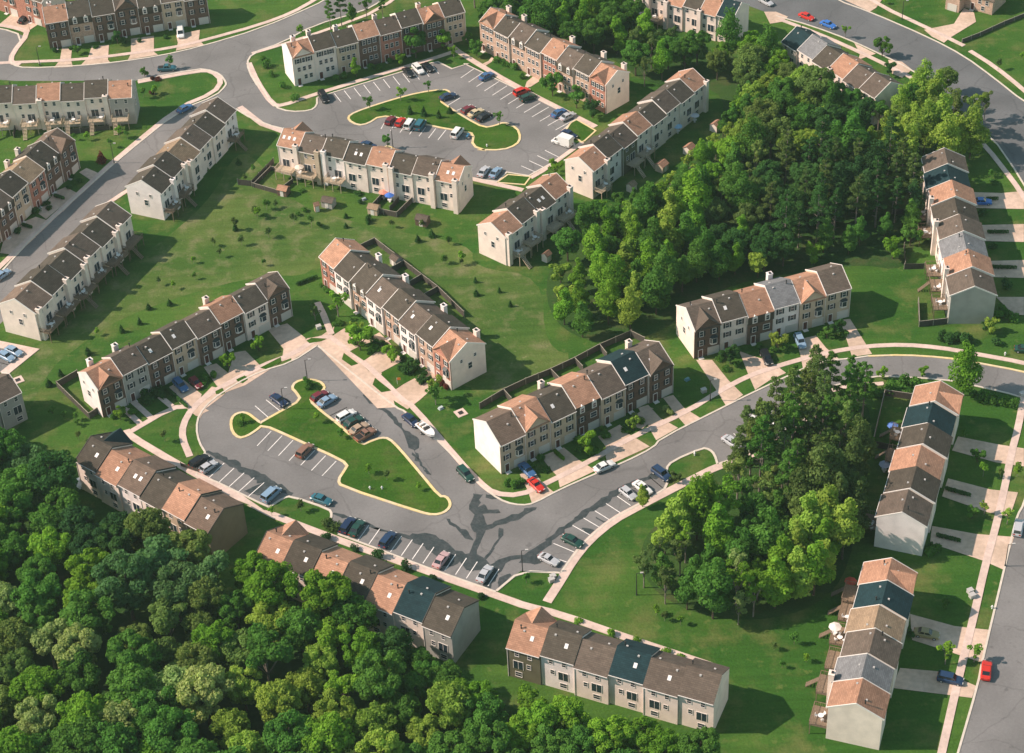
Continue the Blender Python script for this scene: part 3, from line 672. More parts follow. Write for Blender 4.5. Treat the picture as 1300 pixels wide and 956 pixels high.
    if front_seen:
        ztop = H-1.35; brick = wk in 'kre'
        if kind == 'm':
            for x in (-1.55, 1.55):
                dm = link('dormer', m_dormer(rk), t, (x, -hd-0.42, H-0.95))
                dw = window(dm, 0, -0.02, -0.15, 0.72, 1.15)
                # a dormer's window is its sub-part
        else:
            for x in (-1.55, 1.55): window(t, x, yf, ztop, 0.85, 1.3, 0, True)
            if garage == 0: window(t, 0, yf, ztop, 0.8, 1.3)
        zm = H-3.95
        if garage:
            window(t, -1.55, yf, zm, 0.85, 1.3, 0, True)
            if rng.random() < 0.65 and kind != 'm':
                bay = link('bay_window', shared('bay', m_bay), t, (1.5, yf, zm+0.05)); link('bay_roof', shared('bayroof', m_bayroof), bay); link('pane', shared('baypane', m_baypane), bay)
            else: window(t, 1.5, yf, zm, 1.5 if kind == 'm' else 0.85, 1.3, 0, kind != 'm')
            link('garage_door', shared('garage', m_garage), t, (1.45, yf, 0.05))
            link('front_door', m_door(), t, (-1.7, yf, 0.0))
        else:
            for x in (-1.55, 0, 1.55): window(t, x, yf, zm, 0.85, 1.3, 0, False)
            for x in (0.2, 1.7): window(t, x, yf, zm-2.6, 0.85, 1.25)
            link('front_door', m_door(), t, (-1.8, yf, 0.0))
        if chim: link('chimney', m_chimney(H+chim, 'wall_'+sk if sk in 'wc' else 'trim'), t, (rng.uniform(-1.6, 1.6), hd, 0))
    else:
        # rear face: windows, patio door, deck, chimney stack
        cx = -2.35 if rng.random() < .5 else 2.35
        for x in (-1.3, 1.3):
            if chim and abs(x-cx) < 1.1: x = x - math.copysign(.35, cx)
            window(t, x, hd, H-1.25, 0.75, 1.1, math.pi)
        sx = -math.copysign(1.1, cx)
        link('patio_door', m_slider(), t, (sx, hd, 2.75), math.pi); window(t, -sx*0.95, hd, H-4.0, 0.75, 1.1, math.pi)
        window(t, sx, hd, 1.3, 1.3, 1.15, math.pi)
        if chim: link('chimney', m_chimney(H+chim, 'wall_'+sk), t, (cx, hd, 0))
        if deck:
            wood, wdd, dp = deck
            x0 = 0.0 if wdd > 5 else sx*0.6
            dk = link('deck', m_deck(wdd, dp, 2.65, wood), t, (x0, hd, 0)); link('railing', m_rail(wdd, dp, 2.65, wood), dk)
            if rng.random() < .5: link('steps', m_steps(2.65, wood), dk, (wdd*0.28, dp, 0))
    for sg in ends:   # gable end windows
        x = sg*(hw+0.005); rzz = R(90) if sg > 0 else R(-90)
        for y, z, ww, hh in ((-1.9, H-1.3, 0.6, 0.8), (1.9, H-1.3, 0.6, 0.8), (0.4, H-3.6, 1.0, 1.6)):
            window(t, x, y, z, ww, hh, rzz)
    return t

ORD = ['first', 'second', 'third', 'fourth', 'fifth', 'sixth', 'seventh', 'eighth', 'ninth', 'tenth']
HOUSES = []; DECKS = []
FOOT = []
def row(key, desc, e0, e1, inward, D, units, H=8.0, rise=3.0, front=True, garage=1, ends='0', trims='w', deck=None, chim=1.6, chims=None, sides=None, order='left', dec=None, skys='', off=0.35, ext=0):
    """e0,e1: pixels of the visible eave line, units: 'oxk' = orange roof, cross gable, brick; inward: pixel beyond the row"""
    rng = random.Random(hash_key(key))
    a = at(*px(e0)[0], H); b = at(*px(e1)[0], H); a.z = b.z = 0
    n = len(units.split()); U = (b-a)/n; Wd = U.length; U.normalize()
    nv = Vector((-U.y, U.x, 0)); c = at(*px(inward)[0], H); c.z = 0
    if (c-a).dot(nv) < 0: nv = -nv
    items = []
    us = units.split()
    for k in range(-ext, n):
        items.append((k, us[k] if k >= 0 else us[(-k*3) % n]))
    built = []
    for k, un in items:
        rk, kind, wk = un[0], un[1], un[2]; sk = un[3] if len(un) > 3 else (wk if wk not in 'kre' else 'c')
        ko = (off if k % 2 else 0.0) + rng.uniform(-.08, .08)
        p = a + U*((k+.5)*Wd) + nv*(D/2+ko)
        yv = nv if front else -nv
        rz = math.atan2(yv.y, yv.x) - math.pi/2
        xv = Vector((yv.y, -yv.x, 0)); flip = xv.dot(U) > 0     # local +x runs along U
        dz = (0.0, 0.28, -0.12, 0.2, -0.05, 0.3, 0.05, 0.22)[k % 8] if k != 0 else 0.0
        en = []
        if '0' in ends and k == 0: en.append(-1 if flip else 1)
        if '1' in ends and k == n-1: en.append(1 if flip else -1)
        tr = ''
        if trims != '-':
            tr = 'l' if flip else 'r'
            if k == n-1: tr = 'lr'
            if trims == 'D': tr += 'D'
        hasc = (chims[k % len(chims)] == '1') if chims else True
        built.append((k, p, rz, Wd, D, H+dz, rise, rk, kind, wk, sk, en, tr, hasc, un[4:5] or None, deck if (dec is None or dec[k % len(dec)] == '1') else None, int(skys[k % len(skys)]) if skys else 0))
        FOOT.append((p, U, nv, Wd/2+.3, D/2+.6))
    # ordinal by where it stands in the photograph
    def sx(pt):
        d = np.array([pt.x, pt.y, 4-CAM_H]); zc = d@fw; return CX+F_PX*(d@RT)/zc, CY-F_PX*(d@UP)/zc
    od = sorted(range(len(built)), key=lambda q: sx(built[q][1])[0 if order == 'left' else 1])
    rank = {q: r for r, q in enumerate(od)}
    for q, (k, p, rz, Wd_, D_, H_, rise_, rk, kind, wk, sk, en, tr, hasc, xr, dk, sy) in enumerate(built):
        bits = ROOFC[rk][0] + ' roofed townhouse'
        if front: bits += {'x': ' with front gable', 'm': ' with dormers', 'p': ''}[kind] + ' and ' + WALLC[wk][0] + ' front'
        else: bits += ' with ' + WALLC[sk][0] + ' rear'
        n_ = len(built); r_ = rank[q]
        pos = ORD[r_] + (' from left' if order == 'left' else ' from top')
        lab = f'{bits}, {pos}, {desc}'
        t = townhouse(p, rz, Wd_, D_, H_, rise_, rk, kind, wk, sk, front, en, garage, lab, rng, tr, dk, chim if hasc else None, sy, xr)
        t['group'] = 'townhouses ' + desc
        HOUSES.append((key, r_, t, desc))
        if dk and not front and rng.random() < .8: DECKS.append((t, D_, rng.uniform(-1.2, 1.2), 'white table and chairs on the deck of the ' + ORD[r_] + ' house, ' + desc))
def hash_key(s): return sum(ord(c)*(k+3) for k, c in enumerate(s))*17

row('A', 'central brick row', 'k 790 712', 'k 130 188', 'k 972 612', 10.3, 'oxrc dpe npw dpe npw dmec dpw opr', front=True, chims='10101010', skys='11101000', ends='0')
row('B', 'row beside junction', 'l 533 540', '. 855.8 463.4', 'l 395 400', 10.8, 'bpaw oxac dpac omk npa tpk nxk', chims='0010001', skys='0110011', ends='')
row('C', 'row before the wood', 'n 325 400', 'n 1112 190', 'n 235 265', 10.5, 'nxkc dpc omk gpw oxa npa', chims='000100', ends='0', skys='010010')
row('D', 'left court row', '. 124.4 496', '. 369.3 368', '. 99 475.7', 8.6, 'oxkw nps dpk dpa npk opk dpc nxk', chims='11000100', skys='00110000', ends='0', rise=2.6)
row('E', 'row left of stalls', '. 262.7 679.7', '. 92.7 587.9', '. 309.7 639', 11.0, 'bpav opa dpac bpw opc dxcct', front=False, trims='D', chim=None, skys='100211', ends='')
row('F', 'lower middle row', '. 572.5 808.8', '. 321 709.8', '. 606.8 760.6', 10.8, 'dpcs tpc opc dpc opc dpc oxc', front=False, trims='D', chim=None, skys='1011111', ends='')
row('G', 'row at bottom', '. 641.9 822.4', '. 905 898', '. 657 781.8', 9.6, 'oxav dpw npc tpc npc npc', front=False, trims='-', chim=None, skys='110110')
row('H', 'upper right row', '. 1206 376', '. 1168 200.5', '. 1267 375', 10.7, 'npcs opc gpw npc dpw opc tpc npc', front=False, order='top', chims='01010100', deck=('deckwood', 4.6, 3.2), dec='11101100', ends='', rise=2.7)
row('I', 'middle right row', '. 1111.2 656.6', '. 1160 491', '. 1177 670', 10.3, 'npw dpc opc dpc tpc oxc', front=False, order='top', chim=None, deck=('deckwood', 4.2, 2.8), dec='100110', ends='', rise=2.7)
row('J', 'lower right row', '. 1096.9 713.8', '. 1046 899', '. 1165.4 727.7', 10.4, 'oxc tpc ypc npc gpc opc', front=False, order='top', chims='000010', deck=('deckwood', 4.8, 3.2), dec='111111', ends='', rise=2.7)
row('K', 'left row with decks', '. 45.7 399', '. 168.8 274.6', '. 1.3 382.4', 10.5, 'bpc dpc dpc npc dpc npc', front=False, deck=('deckwood', 6.3, 2.8), chim=0.9, ends='0')
row('L', 'side street row', '. 204.3 246.6', '. 302 141', '. 160.4 235', 10.4, 'dpw dpc ypc npc dpc npw', front=False, deck=('deckwood', 5.0, 2.6), dec='110001', chim=0.9, chims='111000', ends='0')
row('M', 'top court row', '. 370.8 74.9', '. 591.6 16.5', '. 356.8 59.7', 8.6, 'oxcw dpc dpa opk npr dpk oxk dpa', garage=0, chims='11101010', H=8.8, ends='', rise=2.6)
row('Q', 'right court row', '. 768.9 109', '. 606.5 29', '. 798 94', 9.4, 'oxrc dpe nme opr dpe nme dpe oxec', garage=0, chims='11010011', H=8.8, ends='0', rise=2.6)
row('O', 'pale row by woods', '. 753.7 218.3', '. 899.7 105.3', '. 720 203', 9.2, 'opc dpw npv opc dpc npc dpc opc', front=False, H=8.4, chim=0.7, chims='10000001', deck=('deckpale', 4.4, 2.6), dec='10110000', ends='0', rise=2.6)
row('N', 'four house row', '. 642 302.5', '. 727 240', '. 602.7 287.3', 9.2, 'opc dpc dpc opc', front=False, H=8.2, chim=0.9, chims='1111', deck=('deckpale', 4.4, 3.0), dec='1111', skys='0020', ends='0', rise=2.6)
row('P', 'backyard deck row', '. 581.4 234.6', '. 350 186.5', '. 601.7 213', 8.8, 'oxc npc dpc opc dpc dpw npa oxc', front=False, H=8.6, chim=1.2, chims='11110111', deck=('deckpale', 4.8, 3.0), dec='00000111', skys='20002003', rise=2.6)
row('S', 'upper left row', '. 167.5 123.6', '. -15 134', '. 175 110', 9.0, 'opcs dpc dpc opc npc dpc', front=False, H=8.4, chim=0.5, chims='010100', deck=('deckpale', 4.4, 2.8), dec='111111', rise=2.8)
row('T', 'top left row', '. 57 30.5', '. 262.7 -3', '. 57 10', 9.0, 'opkk dme dpk nxk dmk npa npk', H=8.4, chims='1000000', rise=3.0)
row('U', 'top corner row', '. 53 4', '. -10 -18', '. 60 -20', 9.0, 'npr npr', H=8.4, chim=None)
row('V', 'left edge row', '. 95.7 178.2', '. -25 291', '. 60 170', 9.6, 'bxk dmk ypr dpa nmk npk', H=8.6, chims='011000', rise=2.8)
row('X', 'top right row', '. 991.6 53', '. 1109 127', '. 1010 40', 10.4, 'tpc gpc dpc opc npc npc', front=False, chim=0.6, chims='000100', ends='')
row('Z', 'top centre row', '. 803 -8', '. 930 27', '. 815 -30', 9.8, 'opc npc opc dpc opc tpc', front=False, chim=0.7, chims='101010', deck=('deckpale', 4.4, 3.0), dec='110000', ends='')
row('Y', 'left edge corner', '. 28 498', '. -32 528', '. 0 465', 9.0, 'nps bps', front=False, chim=None, rise=2.6)

# ------------------------------------------------------------------ trees and shrubs
rs = np.random.RandomState(11)
def leaves_mesh(name, blobs, n, size, up=0.35, shell=0.55, extra=None, flat=0.0):
    """n small leaf clumps spread through the outer part of several ellipsoids"""
    blobs = [(np.array(c, float), np.array(r, float)) for c, r in blobs]
    wts = np.array([r[0]*r[1] for c, r in blobs])**0.9; wts /= wts.sum()
    idx = rs.choice(len(blobs), n, p=wts)
    C = np.array([blobs[i][0] for i in idx]); Rr = np.array([blobs[i][1] for i in idx])
    d = rs.normal(size=(n, 3)); d[:, 2] += up*0.6; d /= np.linalg.norm(d, axis=1)[:, None]
    rad = (shell + (1-shell)*rs.rand(n)**0.6)[:, None]
    P = C + d*Rr*rad
    nrm = d*1.0 + rs.normal(size=(n, 3))*0.55 + np.array([0, 0, up]); nrm /= np.linalg.norm(nrm, axis=1)[:, None]
    a = np.cross(nrm, rs.normal(size=(n, 3))); a /= np.linalg.norm(a, axis=1)[:, None]; b = np.cross(nrm, a)
    sz = (size*(0.55+0.9*rs.rand(n)))[:, None]
    q = [P-a*sz*0.5-b*sz*.28, P+a*sz*.12-b*sz*.5, P+a*sz*.55+b*sz*.2, P-a*sz*.1+b*sz*.5]
    V = np.stack(q, 1).reshape(-1, 3)
    me = bpy.data.meshes.new(name); me.vertices.add(4*n); me.vertices.foreach_set('co', V.ravel())
    me.loops.add(4*n); me.loops.foreach_set('vertex_index', np.arange(4*n)); me.polygons.add(n)
    me.polygons.foreach_set('loop_start', np.arange(0, 4*n, 4)); me.polygons.foreach_set('loop_total', np.full(n, 4))
    me.materials.append(M['leaf']); me.update(); me.validate(); return me
def limbs(b, base, tips, r0):
    for tpt in tips:
        m = (Vector(base)*0.5+Vector(tpt)*0.5)+Vector((rs.normal()*.2, rs.normal()*.2, .3)); b.tube(base, m, r0, r0*.65, 5); b.tube(m, tpt, r0*.65, r0*.2, 5)
def proto_broad(Rc=5.0, Hc=14.0, asp=0.85, nb=26, n=3600, size=0.55, zb=0.36, bark='bark', rr=(.16, .38)):
    blobs = []; cz = Hc*(zb+1)/2; hz = Hc*(1-zb)/2
    for k in range(nb):
        d = rs.normal(size=3); d /= np.linalg.norm(d); d[2] = abs(d[2])**0.8*np.sign(d[2]+.35)
        f = rs.uniform(0.5, 0.86) if k > 3 else 0.2
        r = Rc*rs.uniform(*rr)
        blobs.append(((d[0]*Rc*f*(1-.25*max(0, d[2])), d[1]*Rc*f*(1-.25*max(0, d[2])), cz+d[2]*(hz*0.86)*f*1.1), (r, r, r*asp)))
    b = MB(); b.tube((0, 0, -.3), (0, 0, Hc*zb), Rc*.06, Rc*.045, 7); b.tube((0, 0, Hc*zb), (0.2, 0.1, Hc*.8), Rc*.045, Rc*.015, 6)
    limbs(b, (0, 0, Hc*zb*.8), [tuple(bl[0]) for bl in blobs[4:12]], Rc*.028)
    return leaves_mesh('crown', blobs, n, size), b.mesh('trunk', M[bark])
def proto_slim(Rc=2.6, Hc=13.0, n=4200, size=0.36, zb=0.22, nb=15):
    blobs = []
    for k in range(nb):
        t = (k+.5)/nb; z = Hc*(zb+(1-zb)*t*.94); rr = Rc*(0.62+0.5*math.sin(math.pi*min(1, t*1.15+.08)))*(1-0.30*t**4)
        an = rs.uniform(0, 6.28); o = rr*.42; blobs.append(((math.cos(an)*o, math.sin(an)*o, z), (rr*.62, rr*.62, Hc*.085)))
    b = MB(); b.tube((0, 0, -.3), (0, 0, Hc*.93), .2, .04, 6); limbs(b, (0, 0, Hc*zb), [tuple(bl[0]) for bl in blobs[2:8]], .07)
    return leaves_mesh('crown', blobs, n, size), b.mesh('trunk', M['bark'])
def proto_pine(Rc=3.0, Hc=16.0, n=2400, size=0.36, zb=0.42):
    blobs = []; b = MB(); b.tube((0, 0, -.3), (0.1, 0, Hc*.97), .24, .05, 6)
    for k in range(20):
        t = k/19; z = Hc*(zb+(1-zb)*t*.96); rr = Rc*(1-.75*t)*rs.uniform(.6, 1.1); an = k*2.4+rs.uniform(-.4, .4)
        x, y = math.cos(an)*rr*.7, math.sin(an)*rr*.7
        b.tube((0, 0, z-.5), (x, y, z), .06, .02, 4); blobs.append(((x, y, z), (Rc*.34*(1-.4*t), Rc*.34*(1-.4*t), .42)))
    for k in range(7):
        z = Hc*rs.uniform(.2, zb); an = rs.uniform(0, 6.3); b.tube((0, 0, z), (math.cos(an)*1.3, math.sin(an)*1.3, z+.4), .05, .015, 4)
    return leaves_mesh('crown', blobs, n, size, shell=.2), b.mesh('trunk', M['palebark'])
def proto_cone(Rc=1.1, Hc=3.4, n=620, size=0.3):
    blobs = [((0, 0, Hc*(.1+.85*t)), (Rc*(1-.88*t), Rc*(1-.88*t), Hc*.08)) for t in [k/9 for k in range(10)]]
    b = MB(); b.tube((0, 0, -.2), (0, 0, Hc*.95), .07, .02, 5); return leaves_mesh('crown', blobs, n, size, shell=.4), b.mesh('trunk', M['bark'])
def proto_sapling(Rc=0.9, Hc=3.2, n=240, size=0.28):
    blobs = [((rs.uniform(-.4, .4), rs.uniform(-.4, .4), Hc*rs.uniform(.5, .9)), (Rc*.6, Rc*.6, Rc*.55)) for k in range(5)]
    b = MB(); b.tube((0, 0, -.2), (0, 0, Hc*.85), .05, .02, 5); limbs(b, (0, 0, Hc*.4), [bl[0] for bl in blobs[:3]], .025)
    return leaves_mesh('crown', blobs, n, size, shell=.1), b.mesh('trunk', M['palebark'])
def proto_shrub(Rc=1.0, Hc=1.3, n=420, size=0.24, nb=7):
    blobs = [((rs.uniform(-.5, .5)*Rc, rs.uniform(-.5, .5)*Rc, Hc*rs.uniform(.3, .6)), (Rc*.6, Rc*.6, Hc*.42)) for k in range(nb)]
    return leaves_mesh('shrub', blobs, n, size, shell=.5)
P = {'broad': [proto_broad(5.1, 13.5, nb=60+8*k, n=11000, size=.36, zb=.28, rr=(.11, .27)) for k in range(6)] + [proto_broad(4.6, 13, nb=18, n=4200, size=.40, bark='palebark')],
     'round': [proto_broad(2.4, 5.6, nb=14, n=1500, size=.36, zb=.2) for k in range(2)],
     'slim': [proto_slim(2.5+.3*k, 11.5+k, nb=12+2*k, n=5000) for k in range(5)],
     'pine': [proto_pine(2.9+.3*k, 15+k) for k in range(4)],
     'bare': [proto_broad(2.8, 11, nb=12, n=1100, size=.34, bark='palebark') for k in range(3)],
     'loose': [proto_broad(2.0, 5.5, nb=9, n=520, size=.32, zb=.3, bark='palebark') for k in range(2)],
     'cone': [proto_cone(), proto_cone(1.3, 3.0)], 'sapling': [proto_sapling(), proto_sapling(1.0, 2.8)]}
P['shrub'] = [proto_shrub(), proto_shrub(1.1, 1.1), proto_shrub(.9, 1.6)]
HEDGE = leaves_mesh('hedge', [((x*.45, 0, .5), (.5, .42, .5)) for x in range(-5, 6)], 900, .24, shell=.6)
KN = {'broad': 'broadleaf_tree', 'round': 'ornamental_tree', 'slim': 'young_broadleaf_tree', 'pine': 'pine_tree', 'bare': 'sparse_tree', 'loose': 'garden_tree', 'cone': 'spruce_tree', 'sapling': 'sapling'}
LC = {'bright': (0.138, 0.280, 0.029), 'lime': (0.215, 0.321, 0.051), 'mid': (0.079, 0.192, 0.033), 'dark': (0.046, 0.120, 0.031), 'olive': (0.135, 0.205, 0.051),
      'bluish': (0.092, 0.185, 0.064), 'pale': (0.245, 0.321, 0.105), 'maroon': (0.124, 0.041, 0.030), 'dullolive': (0.091, 0.148, 0.042), 'deep': (0.040, 0.101, 0.033)}
def tree(kind, p, sc, colr, label, group, cat='tree'):
    cr, tk = P[kind][rs.randint(len(P[kind]))]; c = LC[colr]; j = rs.uniform(.82, 1.18); c = (c[0]*j*rs.uniform(.9, 1.1), c[1]*j, c[2]*j)
    t = empty(KN[kind], (p[0], p[1], 0), rs.uniform(0, 6.28)); t.scale = (sc*rs.uniform(.92, 1.1), sc*rs.uniform(.92, 1.1), sc)
    tag(t, label, cat, group); link('trunk', tk, t); link('crown', cr, t, color=c); return t
def shrub(p, sc, colr, label, group='garden shrubs', me=None, rz=None, name='shrub'):
    c = LC[colr]; j = rs.uniform(.85, 1.15)
    o = link(name, me or P['shrub'][rs.randint(3)], None, (p[0], p[1], 0), rs.uniform(0, 6.28) if rz is None else rz, color=(c[0]*j, c[1]*j, c[2]*j))
    o.scale = (sc, sc, sc*rs.uniform(.85, 1.15)); return tag(o, label, name, group)
def inside(p, poly):
    r = False; n = len(poly)
    for k in range(n):
        a, b = poly[k], poly[k-1]
        if (a[1] > p[1]) != (b[1] > p[1]) and p[0] < (b[0]-a[0])*(p[1]-a[1])/(b[1]-a[1])+a[0]: r = not r
    return r
def hits_house(p, m):
    for c, U, nv, hx, hy in FOOT:
        d = Vector((p[0], p[1], 0))-c
        if abs(d.dot(U)) < hx+m and abs(d.dot(nv)) < hy+m: return True
    return False
def forest(polytxt, spacing, seeds, zone, margin=1.5, tries=9000, zc=0.0):
    """seeds: (px, py, [(kind, colour, scale)...], phrase); every tree takes after its nearest seed"""
    poly = [at(x, y, zc) for x, y in px(polytxt)]
    xs = [p[0] for p in poly]; ys = [p[1] for p in poly]; sd = [(at(x, y, zc), kinds, ph) for x, y, kinds, ph in seeds]; pts = []
    for _ in range(tries):
        p = (rs.uniform(min(xs), max(xs)), rs.uniform(min(ys), max(ys)))
        if not inside(p, poly) or hits_house(p, margin): continue
        q = min(sd, key=lambda s: (s[0][0]-p[0])**2+(s[0][1]-p[1])**2+rs.uniform(0, 60))
        kinds = q[1]; k = kinds[rs.randint(len(kinds))]
        need = spacing*{'broad': 1.12*k[2], 'slim': .72, 'pine': .66, 'bare': .7, 'round': .95, 'loose': .9, 'sapling': .3}.get(k[0], 1)
        if any((p[0]-r[0])**2+(p[1]-r[1])**2 < ((need+r[2])/2)**2 for r in pts): continue
        pts.append((p[0], p[1], need))
        adj = {'bright': 'bright green', 'lime': 'yellow green', 'mid': 'green', 'dark': 'dark green', 'olive': 'olive', 'bluish': 'blue green', 'pale': 'pale olive', 'dullolive': 'dull olive', 'deep': 'very dark'}[k[1]]
        nm = {'broad': 'broad crowned tree', 'slim': 'slender young tree', 'pine': 'thin crowned pine', 'bare': 'thin leafed pale trunked tree', 'round': 'low bushy tree', 'loose': 'small airy tree'}[k[0]]
        tree(k[0], p, k[2]*rs.uniform(.85, 1.15), k[1], f'{adj} {nm} {q[2]}', zone)
    return len(pts)
n1 = forest('. 612 18 700 10 790 30 840 68 900 80 955 70 985 100 1050 135 1120 150 1190 125 1228 165 1243 210 1205 218 1160 228 1158 300 1150 335 1090 330 1040 338 960 345 900 360 862 378 846 398 800 425 750 440 715 425 700 395 690 350 718 330 735 300 760 292 800 300 860 272 912 232 948 192 955 150 935 112 900 100 860 92 822 112 800 100 780 80 700 70 620 62', 5.9,
  [(650, 60, [('broad', 'mid', .75), ('slim', 'mid', .95)], 'behind the right court row'), (730, 80, [('broad', 'mid', .9), ('slim', 'bright', 1)], 'behind the right court row'),
   (840, 95, [('slim', 'bright', 1), ('broad', 'mid', .75), ('bare', 'dullolive', .9)], 'below the top centre row'), (925, 110, [('broad', 'olive', .8), ('slim', 'mid', 1), ('broad', 'bright', .7)], 'right of the pale row end'),
   (1000, 160, [('broad', 'olive', 1.0), ('broad', 'mid', .9), ('broad', 'lime', .8)], 'in the wood below the top right row'), (1090, 170, [('broad', 'dark', .9), ('slim', 'mid', 1), ('broad', 'mid', .8)], 'in the wood left of the upper right row'),
   (1150, 190, [('slim', 'lime', 1.05), ('bare', 'olive', 1.1)], 'at the wood edge by the curved dark road'), (880, 240, [('slim', 'mid', 1), ('broad', 'mid', .7), ('broad', 'bright', .7)], 'behind the sheds of the pale row'),
   (760, 300, [('slim', 'bright', .95), ('slim', 'mid', .9), ('broad', 'mid', .65)], 'right of the four house row'), (730, 390, [('slim', 'bright', .85), ('slim', 'mid', .85), ('round', 'lime', 1.2)], 'at the lower left tip of the wood'),
   (810, 380, [('slim', 'bright', .95), ('slim', 'lime', .9), ('slim', 'mid', 1)], 'at the wood edge above the junction row'), (850, 310, [('slim', 'bright', 1.05), ('slim', 'lime', 1), ('slim', 'mid', 1)], 'in the bright green middle of the wood'),
   (930, 270, [('broad', 'dullolive', .8), ('slim', 'mid', 1.1), ('bare', 'olive', 1)], 'in the duller middle of the wood'), (910, 350, [('slim', 'mid', .9), ('broad', 'dark', .7), ('slim', 'bright', .8)], 'behind the row before the wood'),
   (1010, 280, [('pine', 'dark', .95), ('broad', 'dark', .85), ('pine', 'dullolive', .95)], 'in the dark centre of the wood'), (1080, 270, [('pine', 'dullolive', 1), ('pine', 'dark', 1), ('slim', 'deep', 1)], 'in the dark right part of the wood'),
   (1110, 325, [('round', 'bright', 1.2), ('slim', 'mid', .75), ('round', 'mid', 1.2)], 'at the wood edge beside the mown lawn')], 'trees of the big wood')
n1b = forest('. 760 292 800 300 860 272 912 232 948 192 955 150 940 125 928 160 900 195 855 238 805 264 750 270', 4.2,
  [(800, 280, [('round', 'mid', 1.1), ('slim', 'mid', .55), ('round', 'bright', 1)], 'below the lowest shed of the pale row'), (900, 220, [('round', 'mid', 1), ('slim', 'bright', .55), ('loose', 'lime', 1.2)], 'behind the middle shed of the pale row'),
   (945, 150, [('round', 'bright', 1.1), ('slim', 'mid', .6)], 'behind the top shed of the pale row')], 'trees of the big wood')
n2 = forest('. -90 575 -5 573 42 604 66 632 100 668 150 696 240 708 300 744 340 755 430 780 480 818 528 830 580 895 660 925 760 950 900 985 960 1010 930 1100 760 1130 -150 1130', 5.3,
  [(20, 600, [('broad', 'mid', 0.97), ('broad', 'bluish', 0.92)], 'at the left edge beside the small lawn'), (70, 650, [('broad', 'dark', 1.01), ('broad', 'mid', 0.92)], 'behind the backs of the row left of stalls'),
   (150, 690, [('broad', 'dark', 0.87), ('broad', 'deep', 0.92)], 'in the dark hollow behind the left stall row'), (235, 720, [('broad', 'mid', 1.01), ('broad', 'olive', 1.01)], 'touching the right end of the row left of stalls'),
   (200, 770, [('broad', 'bluish', 1.15)], 'in the middle of the lower left wood'), (345, 790, [('broad', 'bright', 1.06), ('broad', 'lime', 0.92)], 'below the gap between the two stall rows'),
   (60, 830, [('broad', 'pale', 1.01), ('broad', 'bright', 1.01), ('broad', 'mid', 0.92), ('broad', 'olive', 0.92)], 'in the bottom left corner'), (20, 740, [('broad', 'bright', 0.92), ('broad', 'mid', 0.92)], 'along the left edge of the lower wood'),
   (120, 800, [('broad', 'bright', 1.01), ('broad', 'mid', 1.01)], 'right of the pale bottom left trees'), (260, 830, [('broad', 'mid', 0.87), ('broad', 'olive', 0.87), ('broad', 'bright', 1.01)], 'at the bottom below the blue green tree'),
   (440, 830, [('broad', 'bright', 1.06), ('broad', 'mid', 1.01)], 'against the backs of the lower middle row'), (540, 850, [('broad', 'dark', 0.78), ('broad', 'mid', 0.64)], 'at the right end of the lower middle row'),
   (640, 890, [('broad', 'bright', .7), ('broad', 'mid', .7)], 'behind the left end of the row at bottom'), (690, 1000, [('broad', 'bright', .8), ('broad', 'mid', .8)], 'at the bottom edge below the row at bottom'), (840, 1000, [('broad', 'mid', .8), ('broad', 'bright', .8)], 'at the bottom edge right of centre'), (560, 960, [('broad', 'mid', .9), ('broad', 'lime', .9)], 'at the bottom edge left of the row at bottom'), (400, 920, [('broad', 'bright', 1.01), ('broad', 'mid', 1.10), ('broad', 'lime', 0.92)], 'at the very bottom of the lower left wood'),
   (150, 930, [('broad', 'mid', 1.01), ('broad', 'pale', 1.01), ('broad', 'bright', 1.01)], 'at the very bottom left')], 'trees of the lower left wood', margin=2.2)
n3 = forest('. 938 610 950 580 975 555 1000 530 1035 512 1080 500 1100 510 1096 560 1090 620 1085 690 1068 730 1040 760 985 785 930 795 880 785 838 765 815 745 832 705 850 688 880 678 905 665 925 645', 5.0,
  [(940, 590, [('pine', 'dullolive', 0.98), ('pine', 'olive', 1.03)], 'over the hidden stalls by the road'), (1020, 545, [('bare', 'olive', 1.1), ('pine', 'dullolive', 1.03), ('pine', 'mid', 0.93), ('pine', 'olive', 0.93)], 'at the top of the roadside wood'),
   (1075, 530, [('pine', 'mid', 0.83), ('round', 'mid', 1.2)], 'left of the fenced yard'), (1000, 620, [('bare', 'olive', 1.1), ('pine', 'dullolive', 1.03), ('pine', 'mid', 1.09), ('bare', 'olive', 1.1)], 'in the dark upper part of the roadside wood'),
   (1060, 650, [('broad', 'olive', .8), ('slim', 'dullolive', 1.12)], 'left of the middle right row'), (890, 690, [('slim', 'bright', 1.19), ('bare', 'bright', 1.15), ('broad', 'bright', 0.72), ('slim', 'lime', 1.06), ('slim', 'bright', 1.18)], 'at the left end of the roadside wood'),
   (960, 700, [('slim', 'bright', 1.23), ('slim', 'mid', 1.12), ('bare', 'mid', 1.15), ('broad', 'mid', 0.68), ('bare', 'lime', 1.1)], 'in the middle of the roadside wood'), (1040, 730, [('slim', 'bright', 1.18), ('slim', 'lime', 1.18)], 'at the right edge of the roadside wood'),
   (850, 745, [('round', 'bright', 1.3), ('bare', 'dullolive', .9), ('slim', 'mid', 0.78)], 'at the wood corner by the curved path'), (940, 780, [('slim', 'mid', 1.01), ('slim', 'bright', 0.98), ('bare', 'bright', 1.15), ('broad', 'bright', 0.59), ('bare', 'pale', .9)], 'at the bottom tip of the roadside wood')],
  'trees of the roadside wood')
n4 = forest('. 990 -60 1300 -60 1300 -20 1240 -15 1160 -35', 9, [(1200, -40, [('broad', 'dark', .8)], 'behind the brick house at top right')], 'trees at the top right', margin=3)
